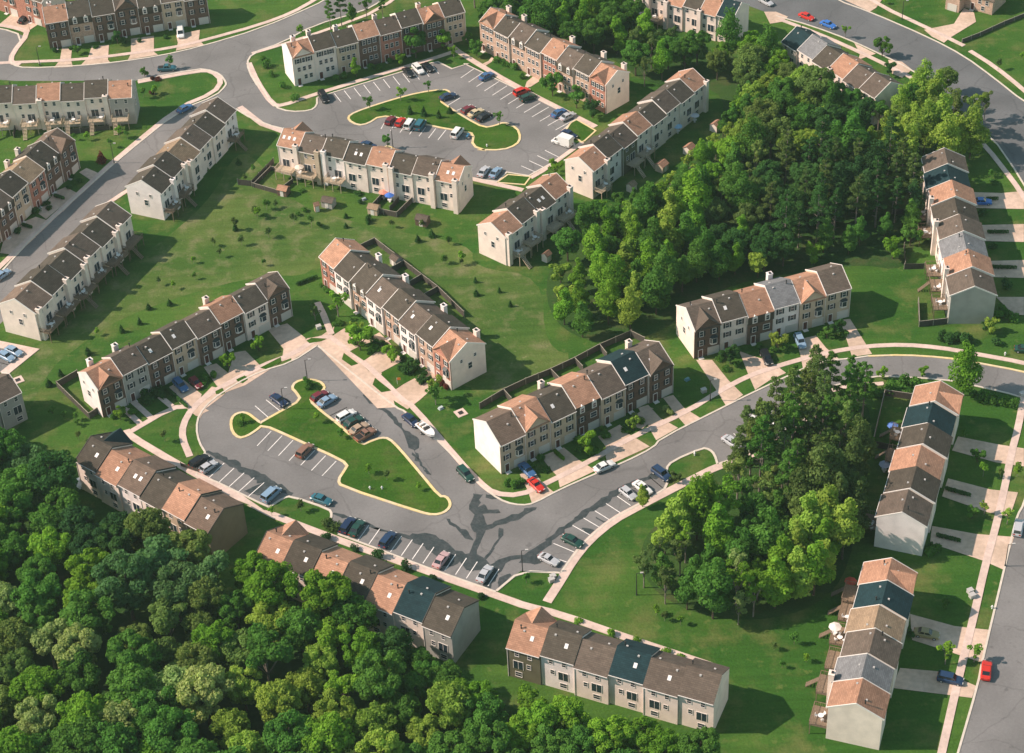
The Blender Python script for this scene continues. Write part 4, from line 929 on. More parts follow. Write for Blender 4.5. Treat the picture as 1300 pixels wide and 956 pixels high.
n5 = forest('. 590 -40 800 -40 800 20 700 50 640 30 600 10', 8, [(640, 0, [('broad', 'dark', .8), ('broad', 'mid', .8)], 'at the top edge between two rows'), (740, 20, [('broad', 'mid', .8), ('broad', 'bright', .8)], 'left of the top centre row')], 'trees at the top middle', margin=3)
print('FOREST', n1, n2, n3, n4, n5)

# trees that stand on their own:  kind, pixel of the foot, scale, colour, label
for kind, txt, sc, colr, lab in (
  ('pine', '. 420 38', .62, 'mid', 'left tall thin pine beside the top road'), ('pine', '. 434 34', .72, 'dark', 'tallest dark trunked pine beside the top road'), ('slim', '. 447 28', .5, 'mid', 'middle green tree beside the top road'),
  ('bare', '. 466 25', .7, 'mid', 'thin leafed tree beside the top road'), ('pine', '. 486 22', .5, 'mid', 'right pine on the verge of the top road'), ('sapling', '. 382 46', 1.3, 'bright', 'small sapling on the verge behind the top court row'),
  ('round', 'b 820 290', 1.7, 'mid', 'large dense green tree before the dark unit of the top court row'), ('slim', 'b 523 385', .55, 'bright', 'narrow bright green tree before the tan unit of the top court row'),
  ('round', 'b 960 250', 1.15, 'bright', 'round green tree before the right half of the top court row'), ('round', 'b 1080 220', .7, 'mid', 'small round tree at the right end of the top court row'),
  ('loose', 'b 1010 290', .8, 'bright', 'loose light tree on the corner lawn of the upper court'), ('round', 'b 1125 280', .7, 'mid', 'round tree left of the right court row'),
  ('round', 'b 745 325', .7, 'bright', 'bright small tree before the brick unit of the top court row'), ('round', 'c 440 480', 1.35, 'mid', 'dense round tree before the middle of the right court row'),
  ('round', 'c 560 540', 1.25, 'mid', 'dense round tree near the lower end of the right court row'), ('round', 'c 640 590', 1.1, 'dark', 'dark round tree at the lower end of the right court row'),
  ('round', 'c 60 280', 1.0, 'mid', 'round tree at the upper end of the right court row'), ('loose', '. 470 140', .9, 'mid', 'left street tree on the upper court island edge'), ('loose', '. 509 128', .9, 'bright', 'middle street tree on the upper court island edge'),
  ('loose', '. 544 117', .7, 'mid', 'right street tree on the upper court island edge'), ('loose', 'b 1238 625', .85, 'mid', 'small tree near the round end of the upper island'), ('cone', 'b 790 570', .85, 'dark', 'left spruce on the upper court island'),
  ('cone', 'b 860 580', .95, 'dark', 'middle spruce on the upper court island'), ('cone', 'b 935 590', .8, 'dark', 'right spruce on the upper court island'), ('cone', 'b 990 565', .75, 'dark', 'spruce beside the dark car on the upper island'),
  ('loose', '. 492.6 190', .9, 'mid', 'small tree on the tiny island behind the backyard deck row'),
  ('loose', 'k 235 480', 1.5, 'bright', 'tall loose tree left of the white unit of the central row'), ('round', 'k 345 650', 1.4, 'bright', 'large bright tree before the central row'), ('loose', 'k 330 590', 1.1, 'lime', 'airy tree behind the large bright tree of the central row'),
  ('round', 'k 500 710', .9, 'bright', 'bright round tree before the middle of the central row'), ('round', 'k 590 760', .75, 'dark', 'dark bushy tree before the middle of the central row'), ('loose', 'k 715 890', 1.3, 'lime', 'airy light tree at the lower end of the central row'),
  ('round', 'w 870 600', .85, 'bright', 'round bright tree before the left court row'), ('round', 'w 1035 500', .75, 'bright', 'bright tree between driveways of the left court row'), ('round', 'w 275 880', .7, 'bright', 'bright bush at the left end of the left court row'),
  ('loose', 'k 120 500', .9, 'dullolive', 'thin grey tree in the shade right of the left court row'), ('loose', 'l 210 330', 1.2, 'mid', 'airy tree by the corner lawn path'), ('round', 'l 960 570', 1.1, 'bright', 'large round shrub tree before the junction row'),
  ('round', 'l 1200 460', .75, 'lime', 'yellow green bush tree at the right of the junction row'), ('round', 'n 740 495', 1.0, 'lime', 'light green tree between driveways before the wood row'), ('round', 'n 500 560', .95, 'dark', 'dark bushy tree before the left half of the wood row'),
  ('round', 'n 1040 415', .8, 'dark', 'dark round tree before the right end of the wood row'), ('round', 'n 985 430', .6, 'mid', 'low green bush tree beside the right driveway'), ('slim', '. 1222 502', 1.05, 'bright', 'tall bright conical tree beside the teal roof row'),
  ('round', 'h 1135 800', .85, 'lime', 'bright tree at the gable of the upper right row'), ('round', '. 1119.7 72', 1.15, 'mid', 'ball shaped tree beside the wide top right road'), ('round', 'd 625 375', .85, 'dark', 'dark round bush below the ball shaped tree'),
  ('loose', '. 1072.8 48', .85, 'bright', 'small street tree beside the blue car'), ('broad', 'd 910 470', .62, 'olive', 'olive tree leaning over the wide dark road'), ('bare', 'd 1060 620', .9, 'lime', 'wispy tree at the bend of the dark road'), ('bare', 'd 1100 600', .85, 'olive', 'right wispy tree at the bend of the dark road'),
  ('round', 'a 725 385', .6, 'mid', 'small round tree by the upper left junction lawn'), ('sapling', 'a 855 345', 1.3, 'mid', 'sapling beside the parked pickup'), ('round', 'a 390 270', .6, 'mid', 'small tree between driveways of the top left row'), ('round', 'a 590 220', .8, 'dark', 'dark tree before the gabled top left house'),
  ('cone', 'x 825 355', 1.2, 'maroon', 'dark reddish shrub tree in the shade by the side street'), ('round', 'o 590 200', .6, 'bright', 'small bright tree on the verge of the curved road'), ('round', 'o 790 190', .6, 'bright', 'second bright tree on the verge of the curved road'),
  ('round', 'o 1065 620', .7, 'mid', 'round tree on the lawn of the middle right row'), ('sapling', 'o 1095 690', 1.2, 'bright', 'sapling on the lawn of the middle right row'), ('sapling', 'o 1265 690', 1.3, 'bright', 'sapling on the verge of the right lower road'),
  ('loose', 'p 1215 140', .8, 'lime', 'light street tree on the verge of the right lower road'), ('loose', 'p 1100 90', .7, 'lime', 'light tree at the driveway edge of the middle right row'), ('round', 'p 1040 110', .6, 'mid', 'round bush tree in the shaded lawn'),
  ('loose', 'p 905 840', 1.1, 'bright', 'light tree on the lawn of the lower right row'), ('loose', 'p 1050 830', .9, 'bright', 'street tree above the red car'), ('round', 'p 910 560', .5, 'mid', 'small round bush in the shaded lawn of the lower right row'),
  ('round', '. 1251 420', .6, 'dark', 'dark bush beside the end of the upper right row'), ('round', 'm 1010 210', .6, 'dullolive', 'dull bush tree at the end of the path stalls'), ('slim', 'm 850 330', .5, 'lime', 'light tree above the white car of the path stalls'),
  ('round', 'g 1090 230', .5, 'mid', 'small tree behind the four house row'), ('broad', '. 962 352', .58, 'lime', 'single yellow green tree standing out behind the wood row chimney'), ('round', 'D 770 860', .9, 'bright', 'bright bush tree at the lower end of the upper court stalls'),
  ('loose', 's 800 120', .1, 'mid', ''), ('round', 'w 1130 700', .1, 'mid', '')):
    if lab: tree(kind, W(txt)[0], sc, colr, lab, 'single trees and street trees')

# young trees and spruces in the meadow
MEADOW = [('cone', 'e 745 680 850 660 700 755 610 795 440 910'), ('cone', 'C 300 430 540 230 370 370'), ('cone', 'k 920 310 925 375 1040 360 1095 430'), ('cone', 'f 470 380 470 430 580 410 830 500 900 475'),
  ('sapling', 'e 970 450 975 530 1070 365 1180 285 1210 360 1100 420 870 580 1290 225 490 810 795 560'), ('sapling', 'f 85 480 210 410 300 430 75 340 20 370 120 330 960 610 985 515 1050 610 850 430 700 430 60 620'),
  ('sapling', 'k 770 215 850 225 790 120'), ('cone', 'y 590 560 760 920 780 520'), ('sapling', 'y 880 830 820 630 870 570 640 200 270 100'), ('sapling', 'a 720 490 780 470 600 690 640 700'), ('sapling', 'x 710 180 610 180 900 240'),
  ('sapling', 'j 630 130 310 300 680 300 800 380 1030 590 1190 640 940 560'), ('sapling', 'j 600 745 r 510 120'), ('sapling', 'C 465 640 480 760'), ('round', 'C 320 600 390 620 470 670'), ('sapling', 's 100 60 m 270 710'),
  ('sapling', 'p 150 740 50 770 210 830 90 860'), ('sapling', 'm 1040 920 960 900 920 870'), ('sapling', 'o 1000 500 1180 700'), ('sapling', 'd 1290 300 1170 350 600 20 1130 890')]
PLACES = {0: 'below the left deck row', 1: 'left of the left court row', 2: 'right of the central row fence', 3: 'below the backyard deck row', 4: 'in the left meadow', 5: 'in the middle meadow', 6: 'above the central row fence',
          7: 'behind the side street row', 8: 'near the side street row', 9: 'on the upper left corner lawn', 10: 'beside the left edge row', 11: 'on the lower court island', 12: 'on the small lawns by the stalls', 13: 'on the lawn behind the left stall row',
          14: 'between the left court row and the wood', 15: 'by the path junction', 16: 'on the lawn left of the lower right row', 17: 'below the roadside wood', 18: 'on the shaded right lawn', 19: 'on the top right lawns'}
for k, (kd, txt) in enumerate(MEADOW):
    pts = px(txt); od = sorted(range(len(pts)), key=lambda q: pts[q][0])
    for r_, q in enumerate(od):
        base = {'cone': 'small dark spruce', 'sapling': 'thin young sapling', 'round': 'bushy green tree'}[kd]
        lab = f'{base} {PLACES[k]}' + (f', {ORD[min(r_, 9)] if r_ < 10 else "last"} from left' if len(pts) > 1 else '')
        tree(kd, at(*pts[q]), rs.uniform(.7, 1.15)*(1.0 if kd == 'sapling' else .68)*(.55 if kd == 'round' else 1), {'cone': 'dark', 'sapling': rs.choice(['mid', 'bright', 'dullolive']), 'round': 'mid'}[kd], lab, 'young trees on the open grass')

# shrubs
SH = [('k 150 330 170 345 185 360 205 375', 'mid', .6, 'at the brick end wall of the central row'), ('k 395 590 420 610 450 620 480 640 640 700 560 700 620 740 660 770 690 745', 'dark', .8, 'at the doors of the central row'),
      ('k 235 520 320 620 420 650', 'mid', .9, 'on the small lawns of the central row'), ('k 755 825 770 840 740 815', 'maroon', .7, 'at the lower end door of the central row'),
      ('w 400 750 440 760 480 735 420 780 500 760', 'dark', 1.1, 'before the grey unit of the left court row'), ('w 230 870 340 850 745 660 720 690 790 640', 'mid', .8, 'before the left court row'),
      ('l 600 740 570 730 640 720 690 650 760 660 730 610', 'mid', .85, 'before the left end of the junction row'), ('l 920 510 980 540 1000 570 930 560 1060 500 1160 460 1230 420', 'mid', .95, 'before the middle of the junction row'),
      ('n 180 790 200 810 20 830 60 850', 'pale', .8, 'before the right end of the junction row'), ('n 450 540 540 570 480 590 720 500 780 480 960 420 1070 420 1000 400 640 480', 'mid', .8, 'before the row before the wood'),
      ('a 270 260 360 250 480 240 570 200 620 215 700 210 830 190', 'dark', .75, 'at the doors of the top left row'), ('b 60 300 100 380 150 440 215 500 75 335', 'mid', 1.0, 'on the corner lawn left of the top court row'),
      ('b 420 400 640 350 590 345 690 310 760 290 460 390', 'mid', .9, 'before the top court row'), ('c 160 310 200 320 230 330 250 345 290 390 320 370 400 400', 'mid', .9, 'before the right court row'),
      ('x 590 480 560 570 640 520 380 700 400 740 290 760 150 930', 'dark', .8, 'before the left edge row'), ('s 370 180 515 230 630 270 770 325 905 385 1140 470', 'deep', .95, 'between the stall path and the lower middle row'),
      ('t 530 510 690 580 820 610 970 665 1040 690', 'bright', .75, 'between the path and the row at bottom'), ('j 760 830 730 820', 'dullolive', 1.0, 'beside the navy cars at the stall corner'),
      ('o 520 270 560 285 620 270 680 260 720 280 640 250 700 235 760 240', 'mid', 1.3, 'along the road above the fenced yard'), ('h 890 830 920 840 960 830 1000 850 1160 860', 'dark', 1.25, 'on the verge above the curved road'),
      ('h 1190 690 1220 720 1250 740 1170 720', 'mid', 1.1, 'at the gable of the upper right row'), ('h 1150 50 1100 210 1140 370 1210 570', 'dark', 1.0, 'between driveways of the upper right row'),
      ('o 1040 290 1090 310 1150 320 1200 330 1250 340', 'mid', 1.1, 'along the road right of the teal roof row'), ('p 820 290 845 280 860 270', 'mid', .9, 'at the gable of the middle right row'),
      ('p 720 680 740 700 830 260', 'dark', .8, 'at the doors of the lower right row'), ('j 1090 40 1120 60 1150 50 1200 90', 'dark', .9, 'by the small flag of the central row'),
      ('f 250 250 230 370 330 420 260 350', 'mid', .7, 'near the backyard sheds'), ('B 600 350 560 390 570 440 620 540 800 390', 'dark', .8, 'around the fenced yards of the deck row'),
      ('a 760 400 790 400 760 470', 'maroon', .7, 'on the upper left junction lawn'), ('j 30 730 300 310 640 130 640 115', 'mid', .7, 'in the round island beds')]
for txt, colr, sc, place in SH:
    pts = px(txt); od = sorted(range(len(pts)), key=lambda q: pts[q][0])
    for r_, q in enumerate(od):
        adj = {'mid': 'green', 'dark': 'dark green', 'maroon': 'dark reddish', 'pale': 'pale flowering', 'bright': 'bright green', 'dullolive': 'dull brown green', 'deep': 'very dark'}[colr]
        p = at(*pts[q])
        if hits_house(p, -.9): continue
        shrub(p, sc*rs.uniform(1.0, 1.55), colr, f'{adj} shrub {place}, {ORD[min(r_, 9)]} from left')
def hedge(txt, lab, colr='mid'):
    a, b = W(txt); d = b-a; o = shrub((a+b)/2, 1, colr, lab, 'clipped hedges', HEDGE, math.atan2(d.y, d.x), 'hedge'); o.scale = (d.length/5.2, 1, 1)
hedge('l 805 570 850 610', 'clipped bright hedge between grey driveways of the junction row', 'bright'); hedge('l 1035 450 1080 495', 'clipped hedge left of the brown unit of the junction row', 'bright')
hedge('k 640 825 700 790', 'low dark hedge beside the lowest central row driveway', 'dark'); hedge('p 860 200 980 230', 'low dark hedge between the lowest driveways of middle right row', 'dark')
hedge('h 1110 135 1170 133', 'short dark hedge beside the blue car driveway', 'dark'); hedge('h 1115 300 1220 300', 'dark hedge between upper pale driveways at right', 'dark'); hedge('h 1135 475 1260 478', 'dark hedge between lower pale driveways at right', 'dark')
hedge('o 905 755 1030 790', 'low dark hedge dividing the middle right driveways', 'dark'); hedge('x 440 635 520 660', 'dark hedge dividing the upper driveway of the left edge row', 'dark'); hedge('x 180 870 260 895', 'dark hedge dividing the lower driveway of the left edge row', 'dark')
hedge('w 530 715 640 815', 'narrow dark hedge between driveways with the blue car', 'dark'); hedge('f 222 720 325 680', 'dark hedge at the brick end of the central row', 'dark')

# ------------------------------------------------------------------ vehicles
def loft(b, secs, mi=0):
    """secs: (x, half width, z bottom, z shoulder, z top)"""
    s0 = len(b.v); m = 8
    for x, hw, z0, zs, zt in secs:
        b.v += [(x, -hw*.9, z0), (x, -hw, z0+.12), (x, -hw, zs), (x, -hw*.82, zt), (x, hw*.82, zt), (x, hw, zs), (x, hw, z0+.12), (x, hw*.9, z0)]
    for k in range(len(secs)-1):
        for j in range(m):
            j2 = (j+1) % m; b.f.append((s0+k*m+j, s0+k*m+j2, s0+(k+1)*m+j2, s0+(k+1)*m+j)); b.m.append(mi)
    b.f.append(tuple(range(s0, s0+m))); b.f.append(tuple(range(s0+(len(secs)-1)*m+m-1, s0+(len(secs)-1)*m-1, -1))); b.m += [mi, mi]
CARS = {  # length, half width, bonnet z, roof z, cabin (windscreen base, roof front, roof rear, rear base), shape
 'sedan': (4.6, .88, .92, 1.40, (1.0, .35, -1.0, -1.65)), 'hatch': (4.0, .84, .90, 1.40, (.85, .25, -1.45, -1.85)), 'coupe': (4.3, .86, .86, 1.26, (.75, .1, -.85, -1.7)),
 'wagon': (4.6, .89, .98, 1.58, (1.0, .45, -1.95, -2.22)), 'van': (4.8, .95, 1.08, 1.85, (1.55, .85, -2.15, -2.32)), 'pickup': (5.0, .92, 1.02, 1.60, (.95, .45, -.45, -.75)), 'truck': (5.4, 1.0, 1.1, 1.9, (1.9, 1.4, .75, .7))}
def car_meshes(kind):
    L, hw, zb, zr, (c0, c1, c2, c3) = CARS[kind]; h = L/2
    b = MB()
    rear = zb if kind not in ('pickup', 'truck') else zb-.02
    secs = [(h, hw*.80, .34, .55, .62), (h-.12, hw*.92, .24, .62, .72), (h-.7, hw, .2, zb-.14, zb-.05), (c0, hw, .2, zb-.08, zb+.02), (0, hw, .2, zb-.06, zb+.03), (c3, hw, .2, zb-.06, rear+.03), (-h+.5, hw, .22, rear-.1, rear), (-h+.1, hw*.94, .28, rear-.16, rear-.06), (-h, hw*.86, .36, .62, .70)]
    loft(b, secs)
    rw = hw*.74     # roof skin and pillars
    b.slab([(c1, -rw, zr), (c1, rw, zr), (c2, rw, zr+.01), (c2, -rw, zr+.01)], .05)
    for sg in (-1, 1):
        y0 = sg*hw*.82; y1 = sg*rw
        for xa, xb, wdt in ((c0, c1, .07), ((c0+c3)/2-.05, (c1+c2)/2-.05, .06), (c3, c2, .09)):
            b.v += [(xa+wdt, y0, zb), (xa-wdt, y0, zb), (xb-wdt, y1, zr-.02), (xb+wdt, y1, zr-.02), (xa+wdt, y0-sg*.06, zb), (xa-wdt, y0-sg*.06, zb), (xb-wdt, y1-sg*.05, zr-.02), (xb+wdt, y1-sg*.05, zr-.02)]
            q = len(b.v)-8; b.f += [(q, q+1, q+2, q+3), (q+4, q+7, q+6, q+5), (q, q+3, q+7, q+4), (q+1, q+5, q+6, q+2)]; b.m += [0]*4
    if kind == 'truck': b.box(-2.75, .6, -1.02, 1.02, .95, 2.75)
    body = b.mesh('car_body', M['paintcar'], smooth=False)
    g_ = MB(); q = hw*.80
    g_.v = [(c0-.02, -q, zb-.02), (c0-.02, q, zb-.02), (c3+.02, q, zb-.02), (c3+.02, -q, zb-.02), (c1, -rw+.03, zr-.045), (c1, rw-.03, zr-.045), (c2, rw-.03, zr-.045), (c2, -rw+.03, zr-.045)]
    g_.f = [(3, 2, 1, 0), (4, 5, 6, 7), (0, 1, 5, 4), (1, 2, 6, 5), (2, 3, 7, 6), (3, 0, 4, 7)]; g_.m = [0]*6
    parts = [('glazing', g_.mesh('glazing', M['cglass']), (0, 0, 0))]
    def wheel():
        w_ = MB(); w_.tube((0, -.1, 0), (0, .1, 0), .32, .32, 14); w_.tube((0, -.115, 0), (0, .115, 0), .18, .18, 10, 1); return w_.mesh('wheel', [M['tyre'], M['rim']])
    wm = shared('wheel', wheel)
    for x in (h-.85, -h+.85):
        for y in (-hw+.08, hw-.08): parts.append(('wheel', wm, (x, y, .32)))
    def lamp(k):
        def f():
            w_ = MB(); w_.box(-.03, .06, -.2, .2, -.08, .08); return w_.mesh('lamp', M[k])
        return f
    for y in (-hw*.6, hw*.6):
        parts.append(('headlight', shared('hl', lamp('lamp_w')), (h-.06, y, .66))); parts.append(('taillight', shared('tl', lamp('lamp_r')), (-h+.0, y, .74)))
    if kind == 'pickup':
        w_ = MB(); w_.box(-h+.25, c3-.15, -hw*.78, hw*.78, zb-.02, zb+.045); parts.append(('cargo_bed', w_.mesh('cargo_bed', M['tyre']), (0, 0, 0)))
    return body, parts
_cars = {}
CARCOL = {'black': (.012, .013, .016), 'navy': (.015, .03, .075), 'darkblue': (.02, .045, .10), 'blue': (.05, .13, .28), 'lightblue': (.22, .33, .45), 'teal': (.03, .13, .17), 'silver': (.45, .46, .48), 'white': (.72, .72, .70),
          'maroon': (.16, .02, .03), 'red': (.55, .03, .02), 'tan': (.40, .29, .20), 'brown': (.24, .13, .09), 'yellowtan': (.55, .45, .28), 'darkgreen': (.015, .06, .045), 'grey': (.16, .17, .19), 'pinkish': (.50, .33, .33), 'olivetan': (.30, .25, .12), 'brightblue': (.04, .16, .50)}
def car(kind, colr, txt, dx, dy, label, z=.04):
    if kind not in _cars: _cars[kind] = car_meshes(kind)
    x, y = px(txt)[0]; p = at(x, y); d = at(x+dx*10, y+dy*10)-at(x-dx*10, y-dy*10)
    body, parts = _cars[kind]; t = empty('parked_car', (p.x, p.y, z), math.atan2(d.y, d.x)+(rs.rand()-.5)*.05)
    t.scale = (1.06, 1.08, 1.06)
    tag(t, label, 'car', 'cars around the estate'); c = CARCOL[colr]
    link('body', body, t, color=c)
    for nm, me, loc in parts: link(nm, me, t, loc)
for a in (
 ('wagon', 'black', 'j 92 505', .95, -.62, 'black wagon in the first stall of the left stall row'), ('hatch', 'silver', 'j 138 533', .95, -.62, 'silver hatchback beside the black wagon at the left stalls'),
 ('van', 'lightblue', 'j 452 672', .72, -.62, 'pale blue van in the last of the left stalls by the grass'), ('sedan', 'teal', 'j 703 697', 1, .33, 'teal car driving between the grass corner and island'),
 ('wagon', 'navy', 's 480 117', .58, -.85, 'navy wagon leftmost in the lower stall row'), ('sedan', 'darkgreen', 's 525 132', .58, -.85, 'dark green sedan beside the navy wagon'), ('wagon', 'darkblue', 's 680 188', .6, -.75, 'dark blue wagon alone in the lower stalls'),
 ('sedan', 'pinkish', 's 947 290', .55, -.75, 'faded pink sedan in the lower stalls'), ('sedan', 'silver', 's 1165 360', .5, -.75, 'silver sedan at the right end of the lower stalls'),
 ('wagon', 'brown', 'j 620 452', .68, -.72, 'brown wagon alone on the lower side of the court island'), ('sedan', 'navy', 'j 490 200', .85, .62, 'navy sedan in the stall by the island lamp'),
 ('hatch', 'maroon', 'j 693 178', .9, -.55, 'maroon hatchback topmost on the right side of the court island'), ('sedan', 'lightblue', 'j 730 203', .9, -.52, 'pale blue sedan beside the maroon hatchback'),
 ('wagon', 'white', 'j 826 278', .9, -.5, 'white wagon topmost of the four cars together'), ('sedan', 'darkgreen', 'j 862 308', .9, -.5, 'dark green sedan below the white wagon'), ('sedan', 'tan', 'j 890 342', .9, -.5, 'tan sedan between green and brown cars'),
 ('pickup', 'brown', 'j 922 372', .9, -.5, 'brown pickup lowest of the four cars together'), ('sedan', 'navy', 'j 1150 300', .8, .68, 'navy sedan at the kerb behind the boat'), ('wagon', 'darkgreen', 'l 360 688', .75, .78, 'dark green wagon at the kerb above the junction'),
 ('sedan', 'blue', 'l 668 668', .62, .62, 'blue sedan on the driveway above the red coupe'), ('coupe', 'red', 'l 712 742', .62, .62, 'bright red coupe at the end of the corner driveway'), ('sedan', 'white', 'l 1052 650', 1, -.45, 'white sedan at the kerb of the through road'),
 ('coupe', 'silver', 'm 382 602', 1, .5, 'silver coupe in the lowest of the path stalls'), ('sedan', 'darkgreen', 'm 500 510', 1, .52, 'dark green sedan in the path stalls'), ('hatch', 'silver', 'm 778 272', .75, .6, 'silver hatchback below the white sedan in the path stalls'),
 ('sedan', 'white', 'm 850 245', .8, .62, 'white sedan near the top of the path stalls'), ('wagon', 'darkblue', 'm 945 175', .85, .65, 'dark blue wagon half under the tree at the path stalls'),
 ('van', 'white', 'v 480 408', .9, .6, 'white van in the stalls under the pines'), ('wagon', 'white', 'v 512 438', .9, .6, 'white wagon beside the van under the pines'), ('sedan', 'silver', 'v 350 488', .9, .6, 'silver sedan leftmost under the pines'), ('sedan', 'white', 'v 590 425', .9, .6, 'white sedan rightmost under the pines'),
 ('wagon', 'lightblue', 'n 850 458', .45, 1, 'pale blue wagon on the shaded driveway before the wood'), ('wagon', 'black', 'n 682 540', .45, .9, 'black and silver wagon on the wide driveway before the wood'),
 ('wagon', 'blue', 'w 606 702', .72, .72, 'blue wagon on the driveway of the left court row'), ('hatch', 'maroon', 'w 690 688', .7, .68, 'small dark red hatchback on the driveway of the left court row'),
 ('van', 'white', 'a 905 175', .15, 1, 'white van on the driveway of the top left row'), ('sedan', 'black', 'a 122 105', .7, -.6, 'black sedan on the driveway of the top corner row'), ('sedan', 'grey', 'a 186 82', .1, -.9, 'grey sedan close to the top corner row'),
 ('pickup', 'teal', 'a 837 351', 1, -.08, 'teal pickup with pale load at the kerb'), ('sedan', 'blue', 'a 925 552', 1, -.55, 'blue sedan at the top of the side street'), ('sedan', 'lightblue', 'e 12 518', 1, -.7, 'pale blue sedan at the left edge of the side street'),
 ('sedan', 'lightblue', 'i 72 72', 1, .5, 'upper pale blue sedan in the small left car park'), ('sedan', 'lightblue', 'i 33 98', 1, .5, 'lower pale blue sedan in the small left car park'),
 ('van', 'black', 'b 360 497', .5, .85, 'black van with its door open at the court entrance'), ('sedan', 'black', 'b 783 372', .75, .75, 'black sedan left of the white car at the top stalls'), ('wagon', 'white', 'b 832 356', .75, .75, 'white wagon between two black cars at the top stalls'),
 ('sedan', 'black', 'b 880 346', .75, .72, 'black sedan right of the white car at the top stalls'), ('sedan', 'blue', 'b 1172 390', 1, -.5, 'blue sedan alone at the top of the right court stalls'),
 ('sedan', 'darkblue', 'b 980 492', 1, -.3, 'dark blue sedan at the top of the upper island'), ('hatch', 'maroon', 'b 1082 557', .95, -.5, 'maroon hatchback on the right side of the upper island'), ('sedan', 'yellowtan', 'b 1120 574', .95, -.5, 'cream sedan on the right side of the upper island'),
 ('sedan', 'black', 'b 1160 594', .95, -.5, 'black sedan on the right side of the upper island'), ('hatch', 'maroon', 'b 692 612', .6, -.85, 'dark maroon hatchback on the lower side of the upper island'), ('hatch', 'red', 'b 742 620', .6, -.85, 'red hatchback on the lower side of the upper island'),
 ('van', 'white', 'b 790 632', .6, -.85, 'white van between red and teal vehicles'), ('van', 'teal', 'b 842 636', .6, -.85, 'teal van beside the white van'), ('van', 'white', 'b 1027 675', .6, -.75, 'large white van alone at the upper island corner'),
 ('wagon', 'red', 'c 285 468', 1, -.4, 'red wagon in the right court stalls'), ('wagon', 'darkgreen', 'c 318 498', 1, -.42, 'dark green wagon beside the red wagon'), ('sedan', 'blue', 'c 470 575', 1, -.55, 'steel blue sedan near the lower end of the right court stalls'),
 ('sedan', 'silver', 'c 515 592', 1, -.5, 'silver sedan at the lower end of the right court stalls'), ('sedan', 'navy', 'c 522 682', 1, .5, 'long navy sedan behind the white box truck'), ('truck', 'white', 'c 487 722', -1, -.32, 'white box truck parked by the pale row'),
 ('sedan', 'silver', 'c 95 868', .75, -.9, 'silver sedan left of two behind the backyard deck row'), ('sedan', 'lightblue', 'c 155 873', .75, -.9, 'pale blue sedan right of two behind the backyard deck row'), ('sedan', 'darkblue', 'B 620 122', 1, .3, 'dark blue sedan half hidden behind a dark roof'),
 ('sedan', 'red', 'd 212 92', 1, .4, 'red sedan at the kerb of the top right road'), ('sedan', 'brightblue', 'd 320 132', 1, .4, 'bright blue sedan at the kerb of the top right road'), ('sedan', 'silver', 'd 10 18', 1, .5, 'silver sedan at the top behind the teal roof'),
 ('sedan', 'brightblue', 'h 1088 152', 1, .02, 'blue sedan on the shaded driveway of the upper right row'), ('sedan', 'darkgreen', 'h 1305 892', 1, .1, 'dark green sedan at the right edge beside the pavement'),
 ('sedan', 'olivetan', 'p 812 698', 1, .17, 'old tan sedan on the shaded driveway of the lower right row'), ('sedan', 'red', 'p 1110 882', .12, -1, 'red sedan at the kerb at bottom right'), ('wagon', 'silver', 'p 1270 168', .22, -1, 'silver wagon at the kerb of the right road'),
 ('wagon', 'darkblue', 'p 930 925', 1, .2, 'dark blue wagon on the lowest driveway at right')):
    car(*a)

# boat on its trailer
def thing(name, txt, dx, dy, label, cat, group=None, z=0.03):
    x, y = px(txt)[0]; p = at(x, y); d = at(x+dx*10, y+dy*10)-at(x-dx*10, y-dy*10)
    t = empty(name, (p.x, p.y, z), math.atan2(d.y, d.x)); return tag(t, label, cat, group)
tr = thing('boat_trailer', 'j 1228 358', .8, .68, 'low grey trailer under the white motorboat', 'trailer')
b = MB(); b.box(-2.4, 2.3, -.5, -.42, .38, .46); b.box(-2.4, 2.3, .42, .5, .38, .46); b.box(-2.3, -2.2, -.42, .42, .38, .46); b.box(2.2, 2.3, -.42, .42, .38, .46); b.box(2.3, 3.3, -.05, .05, .38, .46); b.box(-.7, -.6, -.95, .95, .3, .37)
link('frame', b.mesh('trailer_frame', M['metal']), tr)
for y in (-.98, .98): link('wheel', _mc['wheel'], tr, (-.65, y, .32))
bo = thing('motorboat', 'j 1228 358', .8, .68, 'white motorboat with cockpit and windscreen on a trailer by the kerb', 'boat', z=.5)
b = MB(); hs = [(-2.9, 1.0, .1, .95), (-1.5, 1.1, .05, 1.0), (0, 1.12, .03, 1.05), (1.4, .95, .05, 1.12), (2.4, .55, .25, 1.2), (3.0, .06, .75, 1.28)]
for x, hw_, z0, z1 in hs: b.v += [(x, 0, z0), (x, -hw_*.75, z0+.25), (x, -hw_, z1), (x, -hw_*.8, z1+.03), (x, hw_*.8, z1+.03), (x, hw_, z1), (x, hw_*.75, z0+.25)]
for k in range(len(hs)-1):
    for j in range(7): j2 = (j+1) % 7; b.f.append((7*k+j, 7*k+j2, 7*k+7+j2, 7*k+7+j)); b.m.append(0)
b.f.append(tuple(range(7))); b.m.append(0); link('hull', b.mesh('hull', M['white']), bo)
b = MB(); b.box(-2.5, .5, -.72, .72, 1.02, 1.10); link('cockpit_floor', b.mesh('cockpit_floor', M['roof_y']), bo)
b = MB(); b.slab([(.5, -.8, 1.1), (.5, .8, 1.1), (.15, .7, 1.6), (.15, -.7, 1.6)], .05); link('windscreen', b.mesh('windscreen', M['cglass']), bo)
b = MB(); b.box(-1.9, -1.4, -.55, .55, 1.1, 1.45); b.box(-.7, -.3, -.6, -.1, 1.1, 1.5); b.box(-.7, -.3, .1, .6, 1.1, 1.5); link('seat', b.mesh('seat', M['white']), bo)
b = MB(); b.box(-3.2, -2.9, -.2, .2, .3, 1.4); link('outboard_motor', b.mesh('outboard_motor', M['flue']), bo)

